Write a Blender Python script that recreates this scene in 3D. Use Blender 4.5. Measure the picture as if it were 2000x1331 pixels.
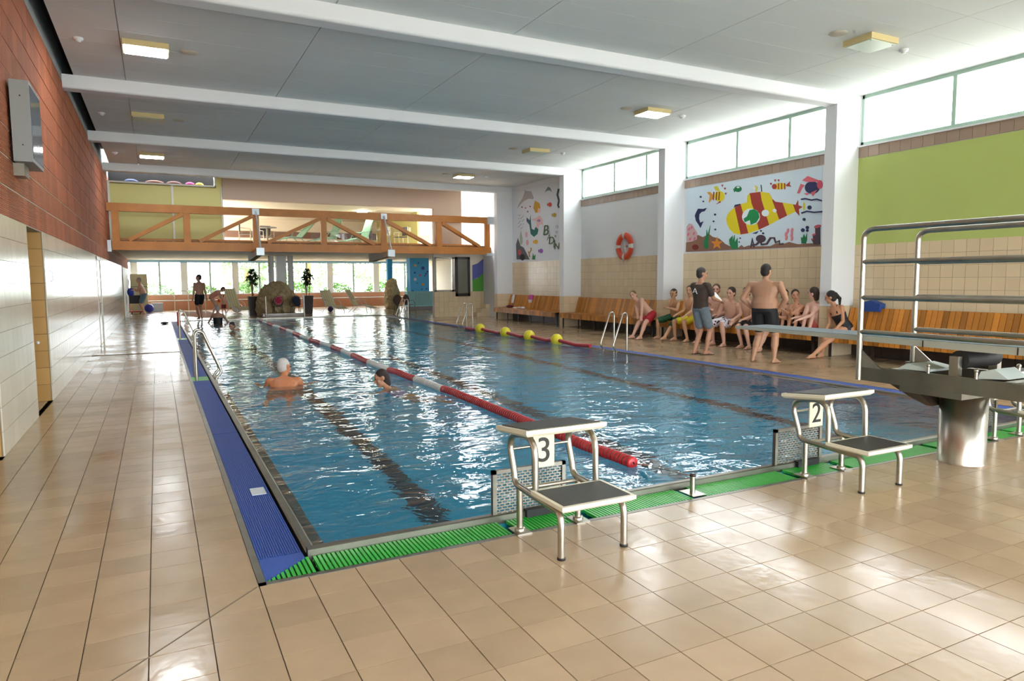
import bpy, bmesh, math, random
from mathutils import Vector, Matrix
random.seed(7)
for o in list(bpy.data.objects): bpy.data.objects.remove(o)
scene = bpy.context.scene
col = scene.collection
V = Vector
# ------------------------------------------------------------------ camera
F_PX, YAW, PITCH, ROLL, CAM_H = 1347.86, 0.47384641, -0.08883553, -0.00598691, 1.575
_f = V((math.sin(YAW)*math.cos(PITCH), math.cos(YAW)*math.cos(PITCH), math.sin(PITCH)))
_r = V((math.cos(YAW), -math.sin(YAW), 0)); _u = _r.cross(_f)
CR = _r*math.cos(ROLL) + _u*math.sin(ROLL); CU = -_r*math.sin(ROLL) + _u*math.cos(ROLL); CF = _f
CAM = V((0, 0, CAM_H))
cam_data = bpy.data.cameras.new('camera'); cam_data.sensor_width = 36; cam_data.lens = F_PX/2000*36
cam_data.clip_start = 0.05; cam_data.clip_end = 300
cam = bpy.data.objects.new('camera', cam_data); col.objects.link(cam)
cam.matrix_world = Matrix(((CR.x, CU.x, -CF.x, 0), (CR.y, CU.y, -CF.y, 0), (CR.z, CU.z, -CF.z, CAM_H), (0, 0, 0, 1)))
scene.camera = cam
# photo pixel -> point on a known plane of the building
def _ray(x, y): return CF + CR*((x-1000)/F_PX) - CU*((y-665.5)/F_PX)
def onz(x, y, z=0.0): d = _ray(x, y); return CAM + d*((z-CAM.z)/d.z)
def onx(x, y, X): d = _ray(x, y); return CAM + d*(X/d.x)
def ony(x, y, Y): d = _ray(x, y); return CAM + d*(Y/d.y)
# ------------------------------------------------------------------ light
world = bpy.data.worlds.new('overcast_sky'); scene.world = world; world.use_nodes = True
bg = world.node_tree.nodes['Background']
bg.inputs[0].default_value = (0.90, 0.96, 1.0, 1); bg.inputs[1].default_value = 12.0
scene.view_settings.view_transform = 'Standard'; scene.view_settings.look = 'None'
scene.view_settings.exposure = 0.4; scene.view_settings.gamma = 1.0; scene.view_settings.use_curve_mapping = False
scene.cycles.use_denoising = True
scene.cycles.use_adaptive_sampling = True; scene.cycles.adaptive_threshold = 0.025
scene.cycles.max_bounces = 8; scene.cycles.diffuse_bounces = 4; scene.cycles.glossy_bounces = 4
scene.cycles.transmission_bounces = 6; scene.cycles.transparent_max_bounces = 12
scene.cycles.sample_clamp_indirect = 6.0
scene.cycles.use_light_tree = True
def portal(name, loc, sx, sy, normal):
    d = bpy.data.lights.new(name, 'AREA'); d.shape = 'RECTANGLE'; d.size = sx; d.size_y = sy
    d.cycles.is_portal = True
    o = bpy.data.objects.new(name, d); col.objects.link(o); o.location = loc
    o.rotation_euler = V(normal).to_track_quat('-Z', 'Y').to_euler(); return o
# ------------------------------------------------------------------ materials
def lin(h):
    if isinstance(h, str):
        h = h.lstrip('#'); c = [int(h[i:i+2], 16)/255 for i in (0, 2, 4)]
    else: c = h
    return tuple((v/12.92 if v <= 0.04045 else ((v+0.055)/1.055)**2.4) for v in c)
MATS = {}
def M(name, colr, rough=0.5, metal=0.0, var=0.0, noise=None, bump=None, spec=0.5, coat=0.0, emit=None, coords='Object', alpha=None):
    """procedural material: base colour, per piece variation, cloudy noise (scale, amount), bump (scale, strength)"""
    if name in MATS: return MATS[name]
    m = bpy.data.materials.new(name); m.use_nodes = True; nt = m.node_tree; N = nt.nodes; L = nt.links
    b = N['Principled BSDF']; c = lin(colr)
    b.inputs['Base Color'].default_value = (*c, 1); b.inputs['Roughness'].default_value = rough
    b.inputs['Metallic'].default_value = metal; b.inputs['Specular IOR Level'].default_value = spec
    b.inputs['Coat Weight'].default_value = coat
    src = None
    tc = N.new('ShaderNodeTexCoord')
    if var > 0:
        oi = N.new('ShaderNodeObjectInfo'); ge = N.new('ShaderNodeNewGeometry')
        ad = N.new('ShaderNodeMath'); ad.operation = 'ADD'; L.new(oi.outputs['Random'], ad.inputs[0]); L.new(ge.outputs['Random Per Island'], ad.inputs[1])
        fr = N.new('ShaderNodeMath'); fr.operation = 'FRACT'; L.new(ad.outputs[0], fr.inputs[0])
        mr = N.new('ShaderNodeMapRange'); mr.inputs['To Min'].default_value = 1-var; mr.inputs['To Max'].default_value = 1+var*0.6
        L.new(fr.outputs[0], mr.inputs['Value'])
        mx = N.new('ShaderNodeVectorMath'); mx.operation = 'SCALE'; mx.inputs[0].default_value = c
        L.new(mr.outputs[0], mx.inputs['Scale']); src = mx.outputs[0]
    if noise:
        nz = N.new('ShaderNodeTexNoise'); nz.inputs['Scale'].default_value = noise[0]; nz.inputs['Detail'].default_value = 4
        L.new(tc.outputs[coords], nz.inputs['Vector'])
        mr = N.new('ShaderNodeMapRange'); mr.inputs['From Min'].default_value = 0.3; mr.inputs['From Max'].default_value = 0.7
        mr.inputs['To Min'].default_value = 1-noise[1]; mr.inputs['To Max'].default_value = 1+noise[1]*0.5
        L.new(nz.outputs['Fac'], mr.inputs['Value'])
        mx = N.new('ShaderNodeVectorMath'); mx.operation = 'SCALE'
        if src: L.new(src, mx.inputs[0])
        else: mx.inputs[0].default_value = c
        L.new(mr.outputs[0], mx.inputs['Scale']); src = mx.outputs[0]
    if src: L.new(src, b.inputs['Base Color'])
    if bump:
        nz = N.new('ShaderNodeTexNoise'); nz.inputs['Scale'].default_value = bump[0]; nz.inputs['Detail'].default_value = 3
        L.new(tc.outputs[coords], nz.inputs['Vector'])
        bp = N.new('ShaderNodeBump'); bp.inputs['Strength'].default_value = bump[1]; bp.inputs['Distance'].default_value = 0.02
        L.new(nz.outputs['Fac'], bp.inputs['Height']); L.new(bp.outputs[0], b.inputs['Normal'])
    if emit:
        b.inputs['Emission Color'].default_value = (*lin(emit[0]), 1); b.inputs['Emission Strength'].default_value = emit[1]
    MATS[name] = m; return m
def glass_mat(name, tint='#ffffff', gloss=1.0):
    m = bpy.data.materials.new(name); m.use_nodes = True; nt = m.node_tree; N = nt.nodes; L = nt.links
    N.remove(N['Principled BSDF']); out = N['Material Output']
    tr = N.new('ShaderNodeBsdfTransparent'); tr.inputs[0].default_value = (*lin(tint), 1)
    gl = N.new('ShaderNodeBsdfGlossy'); gl.inputs['Roughness'].default_value = 0.02
    lw = N.new('ShaderNodeLayerWeight'); lw.inputs[0].default_value = .5
    pw = N.new('ShaderNodeMath'); pw.operation = 'POWER'; pw.inputs[1].default_value = 5; L.new(lw.outputs['Facing'], pw.inputs[0])
    mu = N.new('ShaderNodeMath'); mu.operation = 'MULTIPLY_ADD'; mu.inputs[1].default_value = .46*gloss; mu.inputs[2].default_value = .02*gloss; L.new(pw.outputs[0], mu.inputs[0])
    mx = N.new('ShaderNodeMixShader'); L.new(mu.outputs[0], mx.inputs[0]); L.new(tr.outputs[0], mx.inputs[1]); L.new(gl.outputs[0], mx.inputs[2])
    L.new(mx.outputs[0], out.inputs['Surface']); return m
GLASS = glass_mat('window_glass')
def floor_tile_mat(name, colr, grid=None):
    """wet glazed floor tile: cloudy colour, water film patches that turn it glossy"""
    m = bpy.data.materials.new(name); m.use_nodes = True; nt = m.node_tree; N = nt.nodes; L = nt.links
    b = N['Principled BSDF']; c = lin(colr)
    ge = N.new('ShaderNodeNewGeometry'); oi = N.new('ShaderNodeObjectInfo')
    n1 = N.new('ShaderNodeTexNoise'); n1.inputs['Scale'].default_value = 5.0; n1.inputs['Detail'].default_value = 5
    L.new(ge.outputs['Position'], n1.inputs['Vector'])
    mr = N.new('ShaderNodeMapRange'); mr.inputs['From Min'].default_value = .3; mr.inputs['From Max'].default_value = .7
    mr.inputs['To Min'].default_value = .94; mr.inputs['To Max'].default_value = 1.04; L.new(n1.outputs['Fac'], mr.inputs['Value'])
    ad = N.new('ShaderNodeMath'); ad.operation = 'ADD'; L.new(oi.outputs['Random'], ad.inputs[0]); L.new(ge.outputs['Random Per Island'], ad.inputs[1])
    fr = N.new('ShaderNodeMath'); fr.operation = 'FRACT'; L.new(ad.outputs[0], fr.inputs[0])
    m2 = N.new('ShaderNodeMapRange'); m2.inputs['To Min'].default_value = .9; m2.inputs['To Max'].default_value = 1.06; L.new(fr.outputs[0], m2.inputs['Value'])
    mm = N.new('ShaderNodeMath'); mm.operation = 'MULTIPLY'; L.new(mr.outputs[0], mm.inputs[0]); L.new(m2.outputs[0], mm.inputs[1])
    mx = N.new('ShaderNodeVectorMath'); mx.operation = 'SCALE'; mx.inputs[0].default_value = c; L.new(mm.outputs[0], mx.inputs['Scale'])
    csrc = mx.outputs[0]
    if grid:
        br = N.new('ShaderNodeTexBrick'); br.offset = 0; br.inputs['Scale'].default_value = 1; br.inputs['Brick Width'].default_value = grid; br.inputs['Row Height'].default_value = grid
        br.inputs['Mortar Size'].default_value = 0.004; L.new(ge.outputs['Position'], br.inputs['Vector'])
        mi = N.new('ShaderNodeMixRGB'); mi.inputs[2].default_value = (*lin('#7d6a52'), 1); L.new(br.outputs['Fac'], mi.inputs[0]); L.new(csrc, mi.inputs[1]); csrc = mi.outputs[0]
    L.new(csrc, b.inputs['Base Color'])
    n2 = N.new('ShaderNodeTexNoise'); n2.inputs['Scale'].default_value = 1.3; n2.inputs['Detail'].default_value = 6; n2.inputs['Roughness'].default_value = .62
    L.new(ge.outputs['Position'], n2.inputs['Vector'])
    rr = N.new('ShaderNodeMapRange'); rr.inputs['From Min'].default_value = .42; rr.inputs['From Max'].default_value = .66
    rr.inputs['To Min'].default_value = .25; rr.inputs['To Max'].default_value = .13; L.new(n2.outputs['Fac'], rr.inputs['Value'])
    L.new(rr.outputs[0], b.inputs['Roughness'])
    n3 = N.new('ShaderNodeTexNoise'); n3.inputs['Scale'].default_value = 14; n3.inputs['Detail'].default_value = 2; L.new(ge.outputs['Position'], n3.inputs['Vector'])
    bp = N.new('ShaderNodeBump'); bp.inputs['Strength'].default_value = .12; bp.inputs['Distance'].default_value = .01; L.new(n3.outputs['Fac'], bp.inputs['Height']); L.new(bp.outputs[0], b.inputs['Normal'])
    return m
# ------------------------------------------------------------------ mesh builder
class MB:
    def __init__(s): s.v = []; s.f = []; s.sm = []
    def add(s, vs, fs, smooth=False):
        n = len(s.v); s.v += [tuple(p) for p in vs]; s.f += [tuple(n+i for i in f) for f in fs]; s.sm += [smooth]*len(fs); return s
    def box(s, lo, hi, M_=None):
        (a, b, c), (d, e, f) = lo, hi
        vs = [V(p) for p in ((a,b,c),(d,b,c),(d,e,c),(a,e,c),(a,b,f),(d,b,f),(d,e,f),(a,e,f))]
        if M_ is not None: vs = [M_ @ p for p in vs]
        return s.add(vs, [(0,3,2,1),(4,5,6,7),(0,1,5,4),(1,2,6,5),(2,3,7,6),(3,0,4,7)])
    def bar(s, p0, p1, w, h, up=(0,0,1)):
        p0 = V(p0); p1 = V(p1); d = (p1-p0); ln = d.length; d.normalize(); up = V(up)
        sd = d.cross(up)
        if sd.length < 1e-4: sd = d.cross(V((1,0,0)))
        sd.normalize(); u = sd.cross(d)
        vs = []
        for p in (p0, p1):
            for a, b in ((-1,-1),(1,-1),(1,1),(-1,1)): vs.append(p+sd*(a*w/2)+u*(b*h/2))
        return s.add(vs, [(0,1,2,3),(7,6,5,4),(0,4,5,1),(1,5,6,2),(2,6,7,3),(3,7,4,0)])
    def tube(s, pts, r, seg=10, caps=True, radii=None):
        pts = [V(p) for p in pts]; n = len(pts); vs = []; prev = None
        for i, p in enumerate(pts):
            t = (pts[min(i+1, n-1)]-pts[max(i-1, 0)]).normalized()
            if prev is None:
                a = V((0,0,1)) if abs(t.z) < .9 else V((1,0,0))
                x = t.cross(a).normalized()
            else:
                x = (prev - t*prev.dot(t)).normalized()
            prev = x; y = t.cross(x); rr = radii[i] if radii else r
            vs += [p + (x*math.cos(2*math.pi*k/seg) + y*math.sin(2*math.pi*k/seg))*rr for k in range(seg)]
        fs = [(i*seg+k, i*seg+(k+1)%seg, (i+1)*seg+(k+1)%seg, (i+1)*seg+k) for i in range(n-1) for k in range(seg)]
        s.add(vs, fs, True)
        if caps: s.add([vs[k] for k in range(seg)], [tuple(range(seg-1,-1,-1))]); s.add([vs[(n-1)*seg+k] for k in range(seg)], [tuple(range(seg))])
        return s
    def lathe(s, prof, c=(0,0,0), axis='z', seg=20, closed=False):
        vs = []; c = V(c)
        for r, h in prof:
            for k in range(seg):
                a = 2*math.pi*k/seg; x, y = r*math.cos(a), r*math.sin(a)
                vs.append(c + (V((x,y,h)) if axis == 'z' else V((x,h,y)) if axis == 'y' else V((h,x,y))))
        n = len(prof); m = n if closed else n-1
        fs = [(i*seg+k, i*seg+(k+1)%seg, ((i+1)%n)*seg+(k+1)%seg, ((i+1)%n)*seg+k) for i in range(m) for k in range(seg)]
        return s.add(vs, fs, True)
    def prism(s, poly, h0, h1, fn):
        """poly: 2D outline; fn(u, v, h) -> 3D point; solid between heights h0 and h1"""
        n = len(poly); vs = [fn(u, v, h0) for u, v in poly] + [fn(u, v, h1) for u, v in poly]
        fs = [tuple(range(n-1,-1,-1)), tuple(range(n, 2*n))] + [(i, (i+1)%n, n+(i+1)%n, n+i) for i in range(n)]
        return s.add(vs, fs)
    def ball(s, c, r, seg=12, rings=8, M_=None):
        c = V(c); rx = r if isinstance(r, (tuple, list)) else (r, r, r); vs = []
        for i in range(rings+1):
            t = math.pi*i/rings
            for k in range(seg):
                a = 2*math.pi*k/seg; p = V((rx[0]*math.sin(t)*math.cos(a), rx[1]*math.sin(t)*math.sin(a), rx[2]*math.cos(t)))
                vs.append(c + (M_ @ p if M_ is not None else p))
        fs = [(i*seg+k, (i+1)*seg+k, (i+1)*seg+(k+1)%seg, i*seg+(k+1)%seg) for i in range(rings) for k in range(seg)]
        return s.add(vs, fs, True)
    def mesh(s, name):
        me = bpy.data.meshes.new(name); me.from_pydata(s.v, [], s.f); me.polygons.foreach_set('use_smooth', s.sm); me.update(); return me
    def build(s, name, mat, parent=None, loc=None):
        me = s.mesh(name); me.materials.append(mat)
        if loc is not None:
            me.transform(Matrix.Translation(-V(loc)))
        return link(name, me, parent, loc)
def link(name, me, parent=None, loc=None):
    o = bpy.data.objects.new(name, me); col.objects.link(o)
    if loc is not None: o.location = loc
    if parent is not None:
        o.parent = parent
        if loc is not None: o.location = V(loc)
    return o
def tag(o, label, cat, group=None):
    o['label'] = label; o['category'] = cat
    if group: o['group'] = group
    return o
def thing(name, label, cat, loc=(0,0,0), group=None, rz=0):
    o = bpy.data.objects.new(name, None); o.empty_display_size = .1; col.objects.link(o); o.location = loc; o.rotation_euler = (0,0,rz)
    return tag(o, label, cat, group)
def struct(o): o['kind'] = 'structure'; return o
def part(mb, name, mat, parent):
    """a part given in world coordinates under a thing that is only moved and not turned"""
    me = mb.mesh(name); me.materials.append(mat)
    p = parent; off = V((0,0,0))
    while p is not None: off += p.location; p = p.parent
    me.transform(Matrix.Translation(-off))
    o = bpy.data.objects.new(name, me); col.objects.link(o); o.parent = parent; return o
def local(mb, name, mat, parent):
    """a part given in the thing's own coordinates"""
    me = mb.mesh(name); me.materials.append(mat)
    o = bpy.data.objects.new(name, me); col.objects.link(o); o.parent = parent; return o
def copy_tree(o, parent=None):
    c = o.copy(); col.objects.link(c); c.parent = parent
    for ch in list(o.children): copy_tree(ch, c)
    return c
def in_view(p, margin=60):
    d = V(p)-CAM; z = d.dot(CF)
    if z < .3: return False
    x = 1000+F_PX*d.dot(CR)/z; y = 665.5-F_PX*d.dot(CU)/z
    return -margin < x < 2000+margin and -margin < y < 1331+margin
def pieces(name, parent, spots, size, mat, limit=300, stuff_name=None, bevel=0.0):
    """alike pieces: spots = list of (centre, rotation matrix or None, scale); nearest in view are objects, the rest one mesh"""
    lo = V(size)*-.5; hi = V(size)*.5
    mb = MB().box(lo, hi); me = mb.mesh(name); me.materials.append(mat)
    spots = sorted(spots, key=lambda s: ((0 if in_view(s[0]) else 1), (V(s[0])-CAM).length))
    off = V((0,0,0)); p = parent
    while p is not None: off += p.location; p = p.parent
    for c, sc in spots[:limit]:
        o = bpy.data.objects.new(name, me); col.objects.link(o); o.parent = parent; o.location = V(c)-off
        if sc != 1: o.scale = sc
    rest = spots[limit:]
    if rest:
        mb = MB()
        for c, sc in rest:
            s_ = V((1,1,1)) if sc == 1 else V(sc)
            mb.box(V(c)+V([lo[i]*s_[i] for i in range(3)]), V(c)+V([hi[i]*s_[i] for i in range(3)]))
        o = part(mb, stuff_name or name+'_field', mat, parent); o['kind'] = 'stuff'
# ------------------------------------------------------------------ the hall
XL, XR = -1.29, 12.58            # side walls
Y0, YB = -3.6, 24.56             # rear end, column line in front of the bridge
ZC = 5.15                        # hung ceiling
PX0, PX1, PY0, PY1 = .70, 8.86, 3.97, 30.0   # pool opening
COLS = (4.27, 9.32, 14.43, 19.46, 24.43)     # near faces of columns and beams
m_grout = M('floor_grout', '#6f5f4b', .7)
m_tile = floor_tile_mat('beige_floor_tile', '#ae9577')
m_tile_far = floor_tile_mat('beige_floor_tile_far', '#ae9577', grid=.25)
m_white = M('white_plaster', '#e4e6e8', .6, bump=(60, .03))
m_grey = M('grey_concrete', '#9c9d9a', .75, noise=(3, .1))
m_wtile = M('beige_wall_tile', '#dcc7a4', .22, var=.06)
m_wtile_l = M('pale_wall_tile', '#cfc7b4', .16, var=.05)
m_otile = M('ochre_wall_tile', '#b78f54', .25, var=.08)
m_dtile = M('dark_plinth_tile', '#3a2d24', .35, var=.15)
m_btile = M('brown_band_tile', '#a58d7b', .4, var=.1)
m_joint = M('tile_joint', '#8d8069', .7)
m_joint_w = M('brick_joint', '#cfc3b0', .8)
m_steel = M('brushed_steel', '#b9b3a6', .28, metal=1.0, noise=(9, .12))
m_steel_d = M('dull_steel', '#8b877c', .38, metal=1.0, noise=(5, .15))
m_frame = M('mint_window_frame', '#a9c4b4', .4)
m_wframe = M('white_window_frame', '#e6ece9', .4)
# floor: slab in four strips around the pool, tiles on top
fl = MB()
for lo, hi in (((XL-1.2, Y0, -.3), (PX0-.30, 44, -.008)), ((PX0-.30, Y0, -.3), (PX1+.30, PY0-.31, -.008)), ((PX1+.30, Y0, -.3), (18, 44, -.008))):
    fl.box(lo, hi)
fl.box((PX0-.30, PY1+.05, -.3), (PX1+.30, 44, -.008))
floor = struct(fl.build('floor', m_grout))
T = .25
spots = []
x_left = [PX0-.30-T*(k+.5) for k in range(7)]
far_y = 17.0
def tile_ok(cx, cy):
    if PX0-.30 < cx < PX1+.30 and cy > PY0-.31: return False
    return XL < cx < XR-.2
nx0 = -7
for i in range(nx0, 49):
    cx = PX0-.30+T*(i+.5)
    for j in range(-28, 56):
        cy = PY0-.31+T*(j+.5)
        if cy < -2.5 or cy > far_y: continue
        if tile_ok(cx, cy): spots.append(((cx, cy, -.004), 1))
pieces('floor_tile', floor, spots, (T-.005, T-.005, .008), m_tile, 300, 'floor_tile_field')
mb = MB(); yf = PY0-.31+T*54
for a, b, c, d in ((XL-1.2, yf, PX0-.30, 44), (PX1+.30, yf, 18, 44), (PX0-.30, PY1+.05, PX1+.30, 44), (XL-1.2, 7.4, XL, 12)):
    mb.box((a, b, -.006), (c, d, 0.0))
part(mb, 'distant_tile_field', m_tile_far, floor)['kind'] = 'stuff'
mb = MB().bar((PX0-.31, PY0-.315, .0005), (PX0-.31-1.6, PY0-.315-1.6, .0005), .007, .002); part(mb, 'mitre_joint', m_grout, floor)

# ---- left wall
wl = MB()
DO = ((5.9, 7.56), (9.6, 10.88))          # open doorways
ya = Y0
for a, b in DO + ((19.8, 21.1),):
    wl.box((XL-.25, ya, 0), (XL-.012, a, 2.22)); ya = b
wl.box((XL-.25, ya, 0), (XL-.012, 34.0, 2.22))
wl.box((XL-.25, Y0, 2.22), (XL-.03, 42.2, 5.02))
wall_left = struct(wl.build('wall_left', m_joint))
mb = MB().box((XL-.25, Y0, 5.02), (XL+.0, 28, 5.6)); part(mb, 'ring_beam', m_grey, wall_left)
part(MB().box((XL-.03, Y0, 2.22), (XL-.009, 42, 5.02)), 'joint_bed', m_joint_w, wall_left)
spots = []
TW, TH = .243, .2225
ya = Y0
segs = []
for a, b in DO + ((19.8, 21.1),): segs.append((ya, a)); ya = b
segs.append((ya, 34.0))
for a, b in segs:
    n = max(1, round((b-a)/TW)); w = (b-a)/n
    for i in range(n):
        if b < 4: continue
        for k in range(10): spots.append(((XL-.006, a+w*(i+.5), TH*(k+.5)), (1, w/TW, 1) if abs(w-TW) > .001 else 1))
pieces('wall_tile', wall_left, spots, (.012, TW-.004, TH-.004), m_wtile_l, 300)
# door reveals in ochre tile
for (a, b) in DO:
    for yy in (b,):
        spots = [((XL-.02-.11*(2*i+1), yy+.006-.012, TH*(k+.5)), 1) for i in range(4) for k in range(10)]
        pieces('reveal_tile', wall_left, spots, (.216, .012, TH-.004), m_otile, 60)
mb = MB()
for (a, b) in DO: mb.box((XL-1.2, b, 0), (XL-.02, b+.2, 2.6)); mb.box((XL-1.2, a-.2, 0), (XL-.25, a, 2.6)); mb.box((XL-1.3, a-.2, 0), (XL-1.2, b+.2, 2.6)); mb.box((XL-1.3, a-.2, 2.3), (XL-.25, b+.2, 2.6))
part(mb, 'door_recess', m_otile, wall_left)
# ribbed clay acoustic blocks
m_brick = M('ribbed_clay_block', '#b86a45', .8, var=.20, bump=(90, .25))
nt = m_brick.node_tree; wv = nt.nodes.new('ShaderNodeTexWave'); wv.bands_direction = 'Z'; wv.inputs['Scale'].default_value = 16
tcn = [n for n in nt.nodes if n.type == 'TEX_COORD'][0]; gpos = nt.nodes.new('ShaderNodeNewGeometry'); nt.links.new(gpos.outputs['Position'], wv.inputs['Vector'])
bpn = [n for n in nt.nodes if n.type == 'BUMP'][0]; bpn.inputs['Strength'].default_value = .9; bpn.inputs['Distance'].default_value = .012; nt.links.new(wv.outputs['Fac'], bpn.inputs['Height'])
CH, CW = .311, .30
spots = []
for k in range(9):
    off = (k % 2)*CW/2
    for i in range(int((34-2.0)/CW)):
        spots.append(((XL-.0045, 2.0+off+CW*(i+.5), 2.22+CH*(k+.5)), 1))
pieces('clay_block', wall_left, spots, (.009, CW-.005, CH-.018), m_brick, 300)
mb = MB().box((XL-.009, Y0, 2.22), (XL-.0, 2.0, 5.02)); mb.box((XL-.009, 34, 2.22), (XL, 42, 5.02)); part(mb, 'clay_block_field', m_brick, wall_left)['kind'] = 'stuff'
mb = MB().box((XL-.03, 33.95, 0), (XL+.03, 34.08, 2.22)); part(mb, 'end_post', M('pale_wood_trim', '#cdb489', .5), wall_left)

# ---- right wall with four bays
wr = MB()
WB, TB = 4.17, 2.22          # window sill, top of wall tile
wr.box((XR, Y0, 0), (XR+.3, 24.7, WB)); 
wr.box((XR, 19.46, WB), (XR+.3, 24.7, 5.6)); wr.box((XR, Y0, ZC), (XR+.3, 19.46, 5.6))
for c in COLS[:4]: wr.box((XR, c-.02, WB), (XR+.3, c+.30, ZC))
wall_right = struct(wr.build('wall_right', m_white))
m_green = M('lime_green_paint', '#b5c26d', .6, bump=(80, .03))
mb = MB().box((XR-.006, 4.55, TB), (XR, 9.32, 3.93)); part(mb, 'green_paint_field', m_green, wall_right)
mb = MB()
for a, b in ((4.55, 9.32), (9.6, 14.43), (14.7, 19.46), (19.73, 24.43)): mb.box((XR-.004, a, 0), (XR-.001, b, TB))
part(mb, 'tile_bed', m_joint, wall_right)
spots = []; dsp = []; bsp = []
RW, RH = .2145, .2225
for a, b in ((4.55, 9.32), (9.6, 14.43), (14.7, 19.46), (19.73, 24.43)):
    n = round((b-a)/RW); w = (b-a)/n
    for i in range(n):
        y = a+w*(i+.5)
        for k in range(10):
            if k < 2: dsp.append(((XR-.009, y, RH*(k+.5)), (1, w/RW, 1)))
            else: spots.append(((XR-.009, y, RH*(k+.5)), (1, w/RW, 1)))
        if b < 19.5: bsp.append(((XR-.009, y, 4.05), (1, w/RW, 1)))
pieces('wall_tile', wall_right, spots, (.012, RW-.005, RH-.005), m_wtile, 300)
pieces('plinth_tile', wall_right, dsp, (.012, RW-.005, RH-.005), m_dtile, 40)
pieces('band_tile', wall_right, bsp, (.012, RW-.005, .225), m_btile, 90)
# clerestory windows
wn = 0
for a, b in ((4.55, 9.32), (9.6, 14.43), (14.7, 19.46), (-.5, 4.27)):
    wn += 1
    w = bpy.data.objects.new('window_%d' % wn, None); col.objects.link(w); w.location = (XR+.1, (a+b)/2, WB); struct(w)
    mb = MB(); fw = .07
    mb.box((XR+.02, a, WB), (XR+.12, b, WB+fw)); mb.box((XR+.02, a, ZC-fw), (XR+.12, b, ZC)); mb.box((XR+.02, a, WB), (XR+.12, a+fw, ZC)); mb.box((XR+.02, b-fw, WB), (XR+.12, b, ZC))
    part(mb, 'window_frame', m_frame, w)
    cuts = [b-.25]; y = b-.25-1.56
    ed = [a+fw]
    ms = []
    while y > a+.3: ms.append(y); y -= 1.56
    for y in ms: part(MB().box((XR+.02, y-.035, WB+fw), (XR+.12, y+.035, ZC-fw)), 'mullion', m_frame, w)
    ed = sorted([a+fw, b-fw]+ms)
    for q in range(len(ed)-1): part(MB().box((XR+.065, ed[q], WB+fw), (XR+.075, ed[q+1], ZC-fw)), 'pane', GLASS, w)
    part(MB().box((XR-.05, a, WB-.03), (XR+.02, b, WB)), 'window_sill', m_white, w)
    if a > 4: portal('daylight_portal', (XR+.2, (a+b)/2, (WB+ZC)/2), b-a, ZC-WB, (-1, 0, 0))
# columns and beams
for i, c in enumerate(COLS):
    k = MB().box((11.9, c, 1.0), (XR, c+.26, 4.95)); k = k.build('column', m_white); struct(k)
    sp = []
    part(MB().box((11.905, c+.005, 0), (XR, c+.255, 1.0)), 'column_foot', m_joint, k)
    for r in range(4):
        z = .125+.25*r
        sp += [((11.9, c+.13, z), (.012/.2145, .256/.2145, 1))] + [((11.9+.113+.2265*q, c+0, z), (1.04, .012/.2145, 1)) for q in range(3)]
    pieces('column_tile', k, sp, (.2145, .2145, .246), m_wtile, 40)
    bm_ = MB(); r = .05
    c0 = c-.006; prof = [(c0, ZC), (c0, 4.92+r)] + [(c0+r-r*math.cos(t*math.pi/10), 4.92+r-r*math.sin(t*math.pi/10)) for t in range(1, 6)] + [(c+.266, 4.92), (c+.266, ZC)]
    bm_.prism(prof, XL+.0, XR-.003, lambda u, v, h: V((h, u, v)))
    struct(bm_.build('ceiling_beam', m_white))
# hung ceiling of long panels
m_panel = M('ceiling_panel', '#dfe3e2', .75, var=.02)
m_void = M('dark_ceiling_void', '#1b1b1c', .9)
ce = MB().box((-1.12, Y0, ZC+.02), (XR, COLS[-1], ZC+.1))
ceiling = struct(ce.build('ceiling', m_grey))
mb = MB().box((XL-.2, Y0, 5.55), (-1.0, 24.5, 5.6)).box((-1.13, Y0, ZC+.1), (-1.10, 24.5, 5.6)); part(mb, 'dark_slot', m_void, ceiling)
xs = [-1.12, -.32, 2.24, 4.82, 7.46, 10.12, XR]
spots = []
prev = Y0
for c in COLS:
    a, b = prev, c; n = max(1, round((b-a)/.65)); w = (b-a)/n
    for j in range(n):
        for q in range(6):
            spots.append((((xs[q]+xs[q+1])/2, a+w*(j+.5), ZC+.011), ((xs[q+1]-xs[q]-.012), w-.007, 1)))
    prev = c+.26
pieces('ceiling_panel', ceiling, spots, (1, 1, .022), m_panel, 300)
# rear end of the hall: glazed wall behind the camera
wf = MB().box((XL-.3, Y0-.3, 0), (XR+.3, Y0, .08)).box((XL-.3, Y0-.3, 3.3), (XR+.3, Y0, 5.6))
for q in range(6): x = XL+(XR-XL)/5*q; wf.box((x-.12, Y0-.3, .08), (x+.12, Y0, 3.3))
struct(wf.build('wall_front', m_white))
w = bpy.data.objects.new('window_5', None); col.objects.link(w); w.location = (5, Y0-.15, .5); struct(w)
for q in range(5):
    x = XL+(XR-XL)/5*q
    part(MB().box((x+.12, Y0-.2, .08), (x+(XR-XL)/5-.12, Y0-.19, 3.3)), 'pane', GLASS, w)
portal('daylight_portal', ((XL+XR)/2, Y0-.25, 1.7), XR-XL, 3.3, (0, 1, 0))
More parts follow.
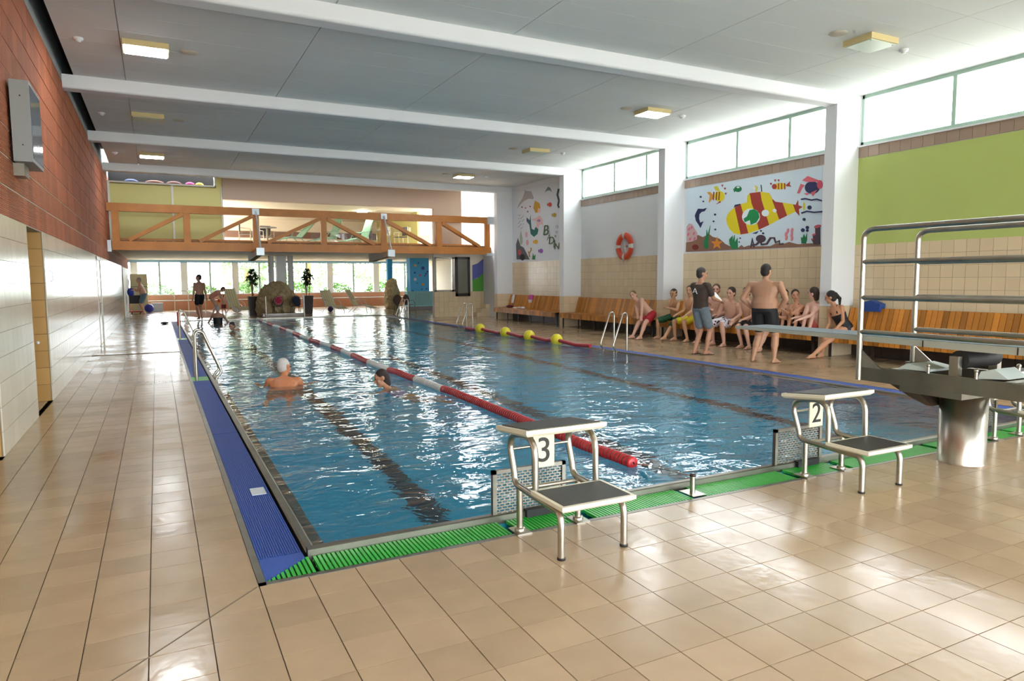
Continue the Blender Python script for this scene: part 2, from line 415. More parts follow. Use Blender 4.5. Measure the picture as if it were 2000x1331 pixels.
# ------------------------------------------------------------------ pool
m_basin = M('turquoise_basin', '#2fb2d8', .5, noise=(1.5, .05))
m_lane = M('dark_lane_tile', '#16323f', .5)
m_chan = M('gutter_channel', '#23241f', .7)
m_gr = M('green_plastic', '#2fae3a', .35, var=.06)
m_bl = M('blue_plastic', '#1a4aa6', .5, bump=(180, .5))
IX0, IX1, IY0 = PX0+.06, PX1-.06, PY0+.02
DEPTH = -1.55
mb = MB()
mb.box((IX0-.06, IY0-.06, DEPTH-.1), (IX1+.06, PY1+.06, DEPTH))
mb.box((IX0-.06, IY0-.06, DEPTH), (IX0, PY1, -.10)); mb.box((IX1, IY0-.06, DEPTH), (IX1+.06, PY1, -.10))
mb.box((IX0, IY0-.06, DEPTH), (IX1, IY0, -.02)); mb.box((IX0, PY1, DEPTH), (IX1, PY1+.06, -.01))
basin = struct(mb.build('pool_basin', m_basin))
for x in (2.13, 4.72, 7.36):
    part(MB().box((x-.125, IY0+1.0, DEPTH), (x+.125, PY1-1.0, DEPTH+.004)), 'lane_line', m_lane, basin)
mb = MB().box((IX0, IY0, -.10), (IX0+.075, PY1, -.05)).box((IX1-.075, IY0, -.10), (IX1, PY1, -.05))
part(mb, 'overflow_ledge', m_steel_d, basin)
mb = MB()
mb.box((PX0-.30, PY0-.31, -.3), (PX1+.30, IY0-.06, -.12)); mb.box((PX0-.30, IY0-.06, -.3), (PX0, PY1+.05, -.12)); mb.box((PX1, IY0-.06, -.3), (PX1+.30, PY1+.05, -.12))
part(mb, 'gutter_channel', m_chan, basin)
# steel edge
mb = MB()
mb.prism([(PX0, -.12), (PX0+.06, -.12), (PX0+.06, -.004), (PX0+.045, .012), (PX0+.01, .012), (PX0, 0)], PY0, PY1, lambda u, v, h: V((u, h, v)))
mb.prism([(PX1, -.12), (PX1-.06, -.12), (PX1-.06, -.004), (PX1-.045, .012), (PX1-.01, .012), (PX1, 0)], PY0, PY1, lambda u, v, h: V((u, h, v)))
mb.prism([(PY0-.03, -.12), (PY0+.03, -.12), (PY0+.03, .036), (PY0+.02, .042), (PY0-.02, .042), (PY0-.03, .036)], PX0, PX1, lambda u, v, h: V((h, u, v)))
mb.box((PX0, PY1, -.12), (PX1, PY1+.06, .03))
tag(mb.build('pool_edge', m_steel_d), 'brushed steel rim running around the swimming pool', 'pool edge')
mb = MB()
mb.box((PX0-.30, PY0-.31, -.12), (PX0-.262, PY1, .002)); mb.box((PX0-.30, PY0-.31, -.12), (PX1+.30, PY0-.275, .002)); mb.box((PX1+.262, PY0-.31, -.12), (PX1+.30, PY1, .002))
tag(mb.build('gutter_frame', m_steel_d), 'flat grey steel strip between floor tiles and overflow gratings', 'trim')
# green grating along the near end: sections of loose slats
bar_me = None
sec = [(PX0+.02, 1.90), (1.96, 2.46), (2.52, 3.36), (3.48, 4.44), (4.50, 5.02), (5.08, 6.30), (6.36, 7.06), (7.12, 7.62), (7.68, 8.84)]
slat_mesh = MB().box((-.0085, -.115, -.010), (.0085, .115, .010)).mesh('slat'); slat_mesh.materials.append(m_gr)
gl = ['green plastic overflow grating in the corner beside the blue gratings', 'green plastic overflow grating under starting block three',
      'green plastic overflow grating between starting block three and the rope post', 'green plastic overflow grating between the rope post and starting block two',
      'green plastic overflow grating under starting block two', 'green plastic overflow grating between block two and the springboard pillar',
      'green plastic overflow grating behind the springboard pillar', 'green plastic overflow grating under the farthest starting block', 'green plastic overflow grating at the right pool corner']
yg = PY0-.152
for (a, b), lb in zip(sec, gl):
    g = thing('overflow_grating', lb, 'grating', ((a+b)/2, yg, -.01), 'green gratings along the near pool end')
    n = int((b-a)/.0262)
    for i in range(n):
        o = bpy.data.objects.new('slat', slat_mesh); col.objects.link(o); o.parent = g; o.location = (a+.0262*(i+.5)-(a+b)/2, 0, 0)
    if a < PX0+.1:
        q = MB()
        for i in range(10):
            xx = PX0-.245+.0262*i; h = (xx-(PX0-.26))*.93
            q.box((xx-.0085, PY0-.265-yg, -.010), (xx+.0085, PY0-.265-yg+h, .010), Matrix.Translation((-(a+b)/2, 0, 0)))
        local(q, 'mitred_slats', m_gr, g)
    mb = MB()
    for yy in (-.09, 0, .09): mb.box((a-(a+b)/2, yy-.006, -.012), (b-(a+b)/2, yy+.006, -.004))
    local(mb, 'cross_bar', m_gr, g)
# mitred corner plate: blue grating reaches to the corner
mb = MB().prism([(PX0-.26, PY0-.27), (PX0-.02, PY0-.045), (PX0-.02, PY0+.05), (PX0-.26, PY0+.05)], -.02, .0, lambda u, v, h: V((u, v, h)))
tag(mb.build('overflow_grating', m_bl), 'blue plastic corner grating cut diagonally against the green slats', 'grating', 'blue gratings along the pool side')
# blue side gratings, ribbed plates about a metre long; green ones at the ladders
def ribbed(a, b, x0, x1, name, mat, lb, grp):
    g = MB(); g.box((x0, a, -.02), (x1, b, -.004))
    n = int((x1-x0)/.013)
    for i in range(n): xx = x0+(x1-x0)*(i+.5)/n; g.box((xx-.0035, a+.004, -.004), (xx+.0035, b-.004, 0.0))
    return tag(g.build(name, mat, loc=((x0+x1)/2, (a+b)/2, 0)) if False else g.build(name, mat), lb, 'grating', grp)
yb = PY0+.055; k = 0
while yb < PY1-.2:
    L_ = 3.9 if k else 3.6
    e = min(yb+L_, PY1)
    for lad in (12.17, 20.85):
        if yb < lad-.28 < e: e = lad-.28
        elif abs(yb-(lad-.28)) < .02: e = lad+.25
    green = any(abs(yb-(lad-.28)) < .02 for lad in (12.17, 20.85))
    ribbed(yb+.004, e-.004, PX0-.26, PX0-.02, 'overflow_grating', m_gr if green else m_bl,
           ('green grating piece under the %s pool ladder by the tiled walkway' % ('nearer' if yb < 15 else 'farther')) if green else 'long blue plastic overflow grating beside the tiled walkway',
           'blue gratings along the pool side')
    yb = e; k += 1
tagged = MB().box((.455+.1, 5.28, -.002), (.455+.2, 5.46, .003)); tag(tagged.build('depth_sign', M('sign_white', '#c9d2da', .4)), 'small pale sign plate set in the blue grating', 'sign')
mb = MB().box((PX1+.02, PY0+.1, -.02), (PX1+.26, PY1, 0)); tag(mb.build('overflow_grating', m_bl), 'blue overflow grating along the bench side of the pool', 'grating')
# water
def wave(x, y):
    h = 0
    for (kx, ky, a, p) in WV: h += a*math.sin(kx*x+ky*y+p)
    return h
rw = random.Random(3)
WV = []
for i in range(16):
    lam = rw.uniform(.35, 1.3); th = rw.gauss(math.pi/2, .75); kk = 2*math.pi/lam
    WV.append((kk*math.cos(th), kk*math.sin(th), .0013*lam**1.1, rw.uniform(0, 6.28)))
nx_, ny_ = 110, 330
vs = []; fs = []
for j in range(ny_+1):
    y = IY0+(PY1-IY0)*j/ny_
    for i in range(nx_+1):
        x = IX0+(IX1-IX0)*i/nx_; vs.append((x, y, -.006+wave(x, y)))
for j in range(ny_):
    for i in range(nx_): a = j*(nx_+1)+i; fs.append((a, a+1, a+nx_+2, a+nx_+1))
wm = bpy.data.materials.new('pool_water'); wm.use_nodes = True; nt = wm.node_tree; N = nt.nodes; L = nt.links
b = N['Principled BSDF']; b.inputs['Base Color'].default_value = (.90, .99, 1, 1); b.inputs['Roughness'].default_value = .0; b.inputs['IOR'].default_value = 1.333; b.inputs['Transmission Weight'].default_value = 1
ge = N.new('ShaderNodeNewGeometry')
mp = N.new('ShaderNodeMapping'); mp.inputs['Scale'].default_value = (1, 1.5, 1); L.new(ge.outputs['Position'], mp.inputs['Vector'])
n1 = N.new('ShaderNodeTexNoise'); n1.inputs['Scale'].default_value = 3.2; n1.inputs['Detail'].default_value = 3; n1.inputs['Distortion'].default_value = .6; L.new(mp.outputs[0], n1.inputs['Vector'])
bp = N.new('ShaderNodeBump'); bp.inputs['Strength'].default_value = .4; bp.inputs['Distance'].default_value = .05; L.new(n1.outputs['Fac'], bp.inputs['Height']); L.new(bp.outputs[0], b.inputs['Normal'])
mbw = MB(); mbw.add(vs, fs, True); water = mbw.build('pool_water', wm); water['kind'] = 'stuff'; tag(water, 'rippled turquoise water filling the swimming pool', 'water')

# ------------------------------------------------------------------ low hall and gallery beyond the bridge
YF = 42.0; ZL = 2.72
m_terra = M('terracotta_plaster', '#c98f70', .7, noise=(6, .05))
m_cream = M('cream_plaster', '#e6dccb', .7)
m_beige = M('greige_plaster', '#b3a190', .7)
m_yel = M('pale_lime_board', '#d3cf86', .5)
m_sky = M('light_blue_paint', '#8fbede', .6)
wb = MB()
wb.box((XL-.3, YF, 0), (18, YF+.3, .82)); wb.box((XL-.3, YF, 2.74), (18, YF+.3, 5.6))
wall_back = struct(wb.build('wall_back', m_terra))
part(MB().box((XL, YF-.45, 0), (18, YF, .5)), 'low_step', m_terra, wall_back)
part(MB().box((XL, YF-.48, .5), (18, YF, .54)).box((XL, YF-.06, .82), (18, YF+.02, .86)), 'white_ledge', m_wframe, wall_back)
part(MB().box((XL, YF-.08, ZL-.14), (18, YF-.02, ZL)), 'blue_header', m_sky, wall_back)
win = bpy.data.objects.new('window_6', None); col.objects.link(win); win.location = (6, YF+.1, .86); struct(win)
wide = [ony(p, 540, YF).x for p in (262, 360, 460, 552, 645, 735, 845)]
for i, x in enumerate(wide):
    part(MB().box((x-.17, YF, .86), (x+.17, YF+.2, 2.74)), 'window_post', m_wframe, win)
ex = [XL]+wide+[18]
for i in range(len(ex)-1):
    a, b_ = ex[i], ex[i+1]
    if b_-a < .6: continue
    mid = (a+b_)/2
    part(MB().box((mid-.05, YF+.02, .86), (mid+.05, YF+.14, 2.74)), 'mullion', m_frame, win)
    for p, q in ((a, mid), (mid, b_)): part(MB().box((p, YF+.08, .86), (q, YF+.09, 2.74)), 'pane', GLASS, win)
portal('daylight_portal', (8.3, YF+.25, 1.8), 19, 1.9, (0, -1, 0))
struct(MB().box((15.5, 24.6, 0), (15.8, YF, ZL)).build('wall_far_right', m_cream))
struct(MB().box((XL-.25, 34, 0), (XL-.02, YF, ZL)).build('wall_far_left', m_white))
gs = MB().box((XL, 26.4, ZL), (18, YF, ZL+.16)); struct(gs.build('gallery_slab', m_cream))
# gallery: boards on the left, fascia, ceiling, back wall
gp = struct(MB().box((XL, 26.5, ZL+.16), (2.18, 26.6, 4.86)).build('wall_gallery_left', m_yel))
for x in (XL+.03, .62, 2.18): part(MB().box((x-.03, 26.47, ZL+.16), (x+.03, 26.5, 4.86)), 'cover_strip', m_wframe, gp)
part(MB().box((XL, 26.46, 4.83), (2.0, 26.5, 4.88)).box((1.95, 26.46, 4.83), (2.0, 26.5, 5.2)).box((XL, 26.46, ZL+.16), (2.2, 26.5, ZL+.22)), 'cover_strip', m_wframe, gp)
part(MB().box((2.0, 26.5, 4.86), (2.2, 26.6, 5.2)), 'board', m_yel, gp)
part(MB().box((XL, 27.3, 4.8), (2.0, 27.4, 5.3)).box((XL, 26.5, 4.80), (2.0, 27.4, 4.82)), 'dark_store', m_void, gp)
for nm, x, c, s_ in (('toy_bag', -.6, '#3b4a78', .22), ('toy_bag', .1, '#6a3a2a', .3), ('toy_bag', 1.2, '#b02a78', .16), ('toy_bag', 1.5, '#c9b32a', .14), ('toy_bag', .7, '#5a2b20', .25)):
    b_ = MB().ball((x, 26.85, 4.82+.09), (s_, .14, .1)); tag(b_.build(nm, M('bag_'+c[1:], c, .7)), {'#3b4a78': 'dark blue bag', '#6a3a2a': 'brown sack', '#b02a78': 'magenta float bag', '#c9b32a': 'yellow float bag', '#5a2b20': 'dark brown sack'}[c]+' stored above the lime green boards', 'bag', 'things in the storage slot')
fz = 4.42
struct(MB().box((2.2, 26.4, fz), (10.05, 26.7, 5.6)).box((XL, 26.4, 5.2), (2.2, 26.7, 5.6)).box((XL, YB+.2, 5.2), (XR+.3, 26.5, 5.3)).build('fascia', m_beige))
struct(MB().box((2.2, 26.7, fz), (10.05, 36, fz+.1)).build('ceiling_gallery', m_cream))
gb = struct(MB().box((XL, 34, ZL+.16), (15.8, 34.2, fz)).build('wall_gallery_back', m_cream))
part(MB().box((2.2, 33.95, 3.55), (13, 34, 3.85)), 'brown_band', M('brown_band', '#6f5140', .6), gb)
struct(MB().box((9.9, 28, ZL+.16), (10.0, 34, fz)).build('wall_gallery_right', m_yel))
struct(MB().box((10.05, 26.4, ZL+.16), (11.25, 26.65, 5.6)).build('wall_gallery_pier', m_beige))
mb = MB().box((11.25, 30, ZL), (15.6, 30.2, 5.6)); struct(mb.build('wall_stair', M('bright_white_plaster', '#f1ecea', .7)))
struct(MB().box((XR-.0, 24.7, 0), (XR+.3, 27.2, 5.6)).build('wall_right_end', m_white))
# pool attendant's booth
bx = MB()
bx.box((10.3, 27.2, 0), (14, 27.35, 1.06)); bx.box((10.3, 27.2, 2.5), (14, 27.35, ZL)); bx.box((11.2, 27.2, 1.06), (14, 27.35, 2.5)); bx.box((10.3, 27.2, 1.06), (10.36, 27.35, 2.5))
booth = struct(bx.build('wall_booth', m_cream))
part(MB().box((10.3, 27.19, 0), (14, 27.2, 1.06)), 'tile_bed', m_joint, booth)
sp = [((10.3+.2145*(i+.5), 27.185, .212*(k+.5)), 1) for i in range(16) for k in range(5)]
pieces('booth_tile', booth, sp, (.21, .012, .208), m_wtile, 90)
w = bpy.data.objects.new('window_7', None); col.objects.link(w); w.location = (10.8, 27.2, 1.06); struct(w)
part(MB().box((10.33, 27.15, 1.06), (11.22, 27.22, 1.14)).box((10.33, 27.15, 2.44), (11.22, 27.22, 2.5)).box((10.33, 27.15, 1.06), (10.40, 27.22, 2.5)).box((11.10, 27.15, 1.06), (11.22, 27.22, 2.5)), 'window_frame', m_steel, w)
part(MB().box((10.4, 27.19, 1.14), (11.1, 27.2, 2.44)), 'pane', GLASS, w)
d = bpy.data.objects.new('door_1', None); col.objects.link(d); d.location = (11.5, 27.15, .9); struct(d)
m_dk = M('dark_brown_frame', '#2b1f1b', .4)
part(MB().box((11.26, 27.12, .86), (11.36, 27.2, 2.52)).box((11.82, 27.12, .86), (11.92, 27.2, 2.52)).box((11.26, 27.12, 2.42), (11.92, 27.2, 2.52)).box((11.26, 27.12, .86), (11.92, 27.2, .98)), 'door_frame', m_dk, d)
part(MB().box((11.36, 27.15, .98), (11.82, 27.18, 2.42)), 'door_leaf', M('grey_green_glass', '#6d6c5c', .1), d)
wv_ = MB()
m_vio = M('violet_paint', '#5b5fa8', .6); m_grn = M('leaf_green_paint', '#4f9a36', .6)
pts = [(12.06, 1.55), (12.57, 1.75), (12.57, 2.45), (12.3, 2.25), (12.06, 2.18)]
mu = thing('wall_painting', 'violet and green painted wave on the wall beside the booth', 'mural', (12.3, 27.19, .9))
part(MB().prism(pts, 27.185, 27.2, lambda u, v, h: V((u, h, v))), 'violet_wave', m_vio, mu)
part(MB().prism([(12.06, .85), (12.57, .85), (12.57, 1.85), (12.3, 1.62), (12.06, 1.55)], 27.182, 27.2, lambda u, v, h: V((u, h, v))), 'green_wave', m_grn, mu)
for i in range(3): struct(MB().box((12.0+.2*i, 26.6, .17*i), (12.58, 27.19, .17*(i+1))).build('step', m_wtile))
# ------------------------------------------------------------------ timber truss bridge
m_wood = M('orange_glulam', '#c07a34', .45, noise=(2.5, .16), coords='Object')
m_wood_d = M('aged_timber', '#9c7347', .6, noise=(3, .2))
m_galv = M('galvanised_plate', '#c8d0d4', .4, metal=.6)
br = thing('truss_bridge', 'orange timber truss footbridge spanning the far end of the pool', 'bridge', (5.2, 24.8, 2.55))
def truss(y0, near):
    y1 = y0+.16; xa, xb = XL+.02, 11.82
    part(MB().box((xa, y0, 3.75), (xb, y1, 4.0)), 'top_chord', m_wood, br)
    part(MB().box((xa+.1, y0, 2.55), (xb, y1, 2.83)), 'bottom_chord', m_wood, br)
    xs_ = [-1.05, .96, 3.07, 5.32, 7.49, 9.65, 11.68]
    for x in xs_: part(MB().box((x-.1, y0+.01, 2.83), (x+.1, y1-.01, 3.75)), 'post', m_wood, br)
    for i in range(6):
        a, b = xs_[i], xs_[i+1]
        p0, p1 = ((a+.35, b-.12) if i < 3 else (b-.35, a+.12))
        part(MB().bar((p0, (y0+y1)/2, 2.86), (p1, (y0+y1)/2, 3.72), .12, .2, up=(0, 1, 0)), 'diagonal', m_wood, br)
    for x in (xs_[2], xs_[4]):
        part(MB().box((x-.14, y0-.012, 2.62), (x+.14, y0, 2.85)), 'gusset_plate', m_wood, br)
truss(24.8, True)
part(MB().box((XL+.1, 26.2, 2.62), (11.8, 26.34, 3.0)), 'edge_board', m_wood, br)
part(MB().tube([(XL+.05, 26.27, 3.95), (11.8, 26.27, 3.95)], .025, 8), 'handrail', m_steel, br)
sp = [((-1.1+.145*(i+.5), 25.58, 2.87), 1) for i in range(89)]
pieces('deck_plank', br, sp, (.14, 1.24, .04), m_wood_d, 120)
for i in range(26): part(MB().box((-1.0+.5*i, 24.96, 2.68), (-.93+.5*i, 26.2, 2.85)), 'joist', m_wood_d, br)
for x in (3.07, 7.49):
    part(MB().prism([(24.0, 2.42), (24.0, 2.58), (26.6, 2.58), (26.6, 2.28), (26.3, 2.28)], x-.09, x+.09, lambda u, v, h: V((h, u, v))), 'cross_beam', m_wood_d, br)
    part(MB().box((x-.12, 23.94, 2.40), (x+.12, 24.02, 2.64)), 'end_plate', m_galv, br)
    part(MB().box((x-.11, 24.77, 3.78), (x+.11, 24.8, 3.98)), 'top_plate', m_galv, br)
    part(MB().tube([(x, 24.76, 3.9), (x+.02, 24.0, 2.6)], .028, 8), 'tie_rod', m_galv, br)
part(MB().box((11.66, 24.75, 3.72), (12.05, 25.0, 4.02)).box((11.62, 24.76, 2.5), (11.98, 24.98, 2.6)), 'bearing', m_galv, br)
part(MB().box((XL, 24.75, 2.5), (XL+.1, 25.0, 2.85)), 'bearing', m_galv, br)
part(MB().box((XL+.05, 26.30, 2.95), (11.8, 26.32, 3.72)), 'glass_panel', GLASS, br)

# ------------------------------------------------------------------ ceiling lights, speakers, detectors
m_lbox = M('yellowed_lamp_box', '#d8c48d', .5); m_diff = M('lamp_diffuser', '#c9d6c4', .3)
m_lit = M('lit_diffuser', '#ffffff', .3, emit=('#f4fbff', 60.0))
m_lit2 = M('lit_round_lamp', '#ffffff', .3, emit=('#fff6e6', 60.0))
def lamp(x, y, lit, lb, z=ZC):
    t = thing('ceiling_light', lb, 'light', (x, y, z), 'square lamps under the ceiling')
    part(MB().box((x-.31, y-.24, z-.085), (x+.31, y+.24, z)), 'lamp_box', m_lbox, t)
    part(MB().box((x-.285, y-.215, z-.095), (x+.285, y+.215, z-.085)), 'diffuser', m_lit if lit else m_diff, t)
    for sx in (-1, 1): part(MB().lathe([(0, -.1), (.008, -.1), (.008, -.09)], (x+sx*.25, y-.18, z), seg=6), 'screw', m_steel_d, t)
for x, y, lit, lb in ((.02, 12.2, 1, 'lit square ceiling lamp nearest the clay block wall end'), (0, 17.2, 0, 'unlit square lamp on the clay wall side between two lit ones'),
                      (.05, 22.3, 1, 'lit square lamp on the clay wall side just before the bridge'), (9.78, 7.12, 0, 'unlit square lamp above the springboard'),
                      (9.62, 12.1, 1, 'lit square lamp before the submarine painting'), (9.55, 17.1, 0, 'unlit square lamp level with the life ring'), (9.55, 22.2, 1, 'lit square lamp above the right end of the bridge')):
    lamp(x, y, lit, lb)
t = tag(MB().lathe([(0, -.06), (.2, -.06), (.22, 0)], (7.7, 28.5, 4.42), seg=20).build('ceiling_light', m_lit2), 'round lit lamp under the gallery ceiling', 'light')
for x, y, w_ in ((.62, 12.25, 'the lit lamp before the display box'), (.61, 17.4, 'the unlit lamp on the clay wall side'), (9.09, 7.15, 'the unlit lamp above the springboard'), (8.98, 12.15, 'the lit lamp before the submarine painting'), (8.9, 17.2, 'the unlit lamp level with the life ring'), (8.9, 22.2, 'the lit lamp before the bridge on the bench side')):
    tag(MB().lathe([(0, -.012), (.12, -.012), (.135, 0)], (x, y, ZC), seg=18).build('ceiling_speaker', M('speaker_cover', '#c7bfae', .6)), 'flat round loudspeaker cover beside '+w_, 'speaker', 'round covers in the ceiling')
for x, y, w_ in ((-.86, 12.25, 'the lit lamp before the display box'), (-.87, 17.35, 'the unlit lamp on the clay wall side'), (10.66, 7.18, 'the unlit lamp above the springboard'), (10.5, 12.16, 'the lit lamp before the submarine painting'), (-.86, 22.4, 'the lit lamp before the lime green boards'), (10.43, 22.2, 'the lit lamp before the bridge on the bench side'), (10.45, 17.15, 'the unlit lamp level with the life ring')):
    tag(MB().lathe([(0, -.06), (.035, -.06), (.04, -.035), (.065, -.03), (.07, 0)], (x, y, ZC), seg=14).build('smoke_detector', m_white), 'small white smoke detector beside '+w_, 'detector', 'smoke detectors')
# ------------------------------------------------------------------ box on the left wall
sb = thing('display_box', 'grey metal display box hung on the clay block wall', 'display', (XL, 9.2, 2.8))
part(MB().box((XL+.03, 8.85, 2.83), (XL+.20, 9.62, 3.66)), 'casing', M('grey_casing', '#8f9290', .5), sb)
part(MB().box((XL+.20, 8.88, 2.87), (XL+.205, 9.59, 3.62)), 'screen', M('display_glass', '#5f6b78', .08, spec=.8), sb)
part(MB().box((XL, 9.0, 2.7), (XL+.1, 9.3, 2.83)), 'bracket', m_steel_d, sb)
for z in (3.0, 3.5): part(MB().ball((XL+.12, 8.848, z), .008), 'rivet', m_dk, sb)
# glass door, handle, call plate in the left wall
d2 = bpy.data.objects.new('door_2', None); col.objects.link(d2); d2.location = (XL, 20.4, 0); struct(d2)
part(MB().box((XL-.05, 19.8, 0), (XL+.01, 19.88, 2.2)).box((XL-.05, 21.02, 0), (XL+.01, 21.1, 2.2)).box((XL-.05, 19.8, 2.12), (XL+.01, 21.1, 2.2)), 'door_frame', m_steel_d, d2)
part(MB().box((XL-.04, 19.88, .02), (XL-.01, 21.02, 2.12)), 'door_leaf', M('door_grey', '#9a9d98', .15), d2)
part(MB().tube([(XL-.01, 19.98, 1.05), (XL+.06, 19.98, 1.05), (XL+.06, 20.12, 1.05)], .012, 8), 'door_handle', m_steel, d2)
h = thing('call_unit', 'small white bracket on the pale tiled wall beside the doorway', 'handle', (XL, 11.2, 1.6))
part(MB().box((XL, 11.12, 1.55), (XL+.02, 11.24, 1.75)), 'back_plate', m_steel, h); part(MB().tube([(XL+.01, 11.15, 1.57), (XL+.05, 11.15, 1.6), (XL+.05, 11.15, 1.7), (XL+.01, 11.15, 1.73)], .008, 6), 'grip', m_white, h)
tag(MB().ball((XL-.13, 10.87, .78), .022).build('door_stop', m_white), 'white round door stop on the ochre tiled reveal', 'door stop')
# ------------------------------------------------------------------ starting blocks
m_cream_p = M('cream_grp_edge', '#ded6bf', .4); m_anti = M('dark_antislip', '#34342f', .55, bump=(300, .35)); m_num = M('number_black', '#15120f', .5)
m_plate = M('cream_number_plate', '#d8cfb0', .4); m_rub = M('black_rubber', '#151515', .6)
def text_mesh(s, size, depth=.003):
    cu = bpy.data.curves.new('text', 'FONT'); cu.body = s; cu.size = size; cu.align_x = 'CENTER'; cu.align_y = 'CENTER'; cu.extrude = depth
    o = bpy.data.objects.new('text', cu); col.objects.link(o); dg = bpy.context.evaluated_depsgraph_get(); me = bpy.data.meshes.new_from_object(o.evaluated_get(dg))
    bpy.data.objects.remove(o); return me
def slab(mb, x0, x1, y0, y1, z0, z1, bev=.02, tilt=0):
    def zz(y, z): return z + tilt*(y-(y0+y1)/2)
    lo = [(x0+bev, y0+bev), (x1-bev, y0+bev), (x1-bev, y1-bev), (x0+bev, y1-bev)]; hi = [(x0, y0), (x1, y0), (x1, y1), (x0, y1)]
    vs = [(x, y, zz(y, z0)) for x, y in lo] + [(x, y, zz(y, z0+(z1-z0)*.4)) for x, y in hi] + [(x, y, zz(y, z1)) for x, y in hi]
    f = [(3,2,1,0)] + [(i, (i+1)%4, 4+(i+1)%4, 4+i) for i in range(4)] + [(4+i, 4+(i+1)%4, 8+(i+1)%4, 8+i) for i in range(4)] + [(8,9,10,11)]
    mb.add(vs, f); return mb
def bend(p, c, q, n=6):
    p, c, q = V(p), V(c), V(q); return [p*(1-t)**2+c*2*t*(1-t)+q*t*t for t in [i/n for i in range(n+1)]]
def start_block(xc, num, lb):
    t = thing('starting_block', lb, 'starting block', (xc, 3.55, 0), 'starting blocks along the near pool end')
    P = lambda mb, n, m: local(mb, n, m, t)   # local frame: x centre, y relative to 3.55
    tl = -.10
    P(slab(MB(), -.285, .285, -.05, .36, .625, .665, tilt=tl), 'top_platform', m_cream_p); P(MB().box((-.255, -.02, .0), (.255, .335, .004), Matrix.Translation((0, 0, .665)) @ Matrix.Rotation(math.atan(tl), 4, 'X') @ Matrix.Translation((0, -.155, -.002)) @ Matrix.Translation((0, .155, 0)) if False else Matrix.Translation((0, .1575, .667)) @ Matrix.Rotation(math.atan(tl), 4, 'X') @ Matrix.Translation((0, -.1575, -.001))), 'anti_slip_top', m_anti)
    P(slab(MB(), -.25, .25, -.40, -.04, .285, .322), 'step_platform', m_cream_p); P(MB().box((-.225, -.375, .32), (.225, -.065, .325)), 'anti_slip_step', m_anti)
    for s in (-1, 1):
        x = s*.215
        p = bend((x, -.0, .60), (x, -.01, .64), (x, .1, .635), 4)[0:1]
        loop = [(x, -.035, .31), (x, -.03, .5)] + bend((x, -.03, .52), (x, -.02, .63), (x, .1, .625)) + bend((x, .2, .61), (x, .30, .60), (x, .29, .50)) + [(x, .24, .36)] + bend((x, .235, .33), (x, .22, .28), (x, .15, .285)) + [(x, -.2, .27)] + bend((x, -.27, .268), (x, -.33, .265), (x, -.33, .18)) + [(x, -.33, .012)]
        P(MB().tube(loop, .021, 10), 'frame_tube', m_steel)
        P(MB().lathe([(0, 0), (.024, 0), (.024, .014), (0, .014)], (x, -.33, 0), seg=12), 'rubber_foot', m_rub)
        P(MB().tube([(x, .17, .28), (x, .17, .0)], .021, 10), 'mounting_post', m_steel)
        P(MB().box((x-.05, .10, 0), (x+.05, .24, .008)).lathe([(0, .02), (.034, .02), (.034, .0)], (x, .17, .008), seg=10), 'foot_plate', m_steel)
    P(MB().tube([(-.215, .285, .50), (.215, .285, .50)], .010, 8), 'cross_rail', m_steel)
    P(MB().tube([(-.215, .17, .27), (.215, .17, .27)], .014, 8), 'cross_rail', m_steel)
    pl = P(MB().box((-.065, .262, .36), (.09, .272, .59)), 'number_plate', m_plate)
    me = text_mesh(num, .23, .002); me.transform(Matrix.Translation((.0125, .259, .465)) @ Matrix.Rotation(math.pi/2, 4, 'X')); me.materials.append(m_num)
    o = bpy.data.objects.new('number', me); col.objects.link(o); o.parent = pl
    # perforated turning panel on the pool wall
    pn = P(MB().box((-.29, .40, .0), (-.262, .43, .335)).box((.235, .40, .0), (.263, .43, .335)).box((-.29, .40, .31), (.263, .43, .335)).box((-.29, .40, .0), (.263, .43, .03)), 'panel_frame', m_steel_d)
    q = MB()
    for r in range(15):
        z = .03+.28*(r+.0)/15; q.box((-.262, .41, z), (.235, .416, z+.007))
        for k in range(13): xx = -.262+.0383*(k+(.5 if r % 2 else 0)); q.box((xx, .41, z+.007), (xx+.009, .416, z+.0187))
    o = local(q, 'panel_mesh', m_steel_d, pn)
    P(MB().box((-.06, .36, .0), (.19, .41, .05)), 'panel_bracket', m_rub)
    return t
start_block(2.17, '3', 'starting block number three with two dark platforms, beside the lane rope')
start_block(4.73, '2', 'starting block number two between the rope post and the springboard pillar')
start_block(7.36, '1', 'starting block partly hidden behind the springboard pillar')
# rope post and lane rope
t = thing('rope_post', 'short steel post on the gutter holding the lane rope', 'post', (3.43, 3.80, 0))
part(MB().tube([(3.43, 3.80, 0), (3.43, 3.80, .13)], .02, 12), 'post', m_steel, t); part(MB().lathe([(0, .145), (.022, .145), (.024, .128), (0, .128)], (3.43, 3.80, 0), seg=12), 'post_cap', m_dk, t); part(MB().box((3.37, 3.72, 0), (3.49, 3.88, .006)), 'foot_plate', m_steel, t)
m_red = M('red_float', '#b3262a', .35, var=.06); m_wht = M('white_float', '#d9d9d4', .35, var=.04)
rope = thing('lane_rope', 'red and white lane rope of disc floats dividing the pool', 'lane rope', (3.52, 4.6, .02))
disc = MB().lathe([(.012, -.026), (.045, -.026), (.056, -.012), (.056, .010), (.030, .016), (.012, .026)], axis='y', seg=14)
dm = {}
for c, m_ in (('r', m_red), ('w', m_wht)): me = disc.mesh('float_disc'); me.materials.append(m_); dm[c] = me
ry0 = 4.62; bounds = [9.1, 10.2, 11.5, 12.8, 14.1, 15.1, 16.1, 17.2, 18.4, 19.7, 21.0, 22.3, 23.6, 24.9, 26.2, 27.5, 28.8, 30]
def rope_x(y): return 3.52+.03*math.sin(y*.9)+.0015*(y-4.6)
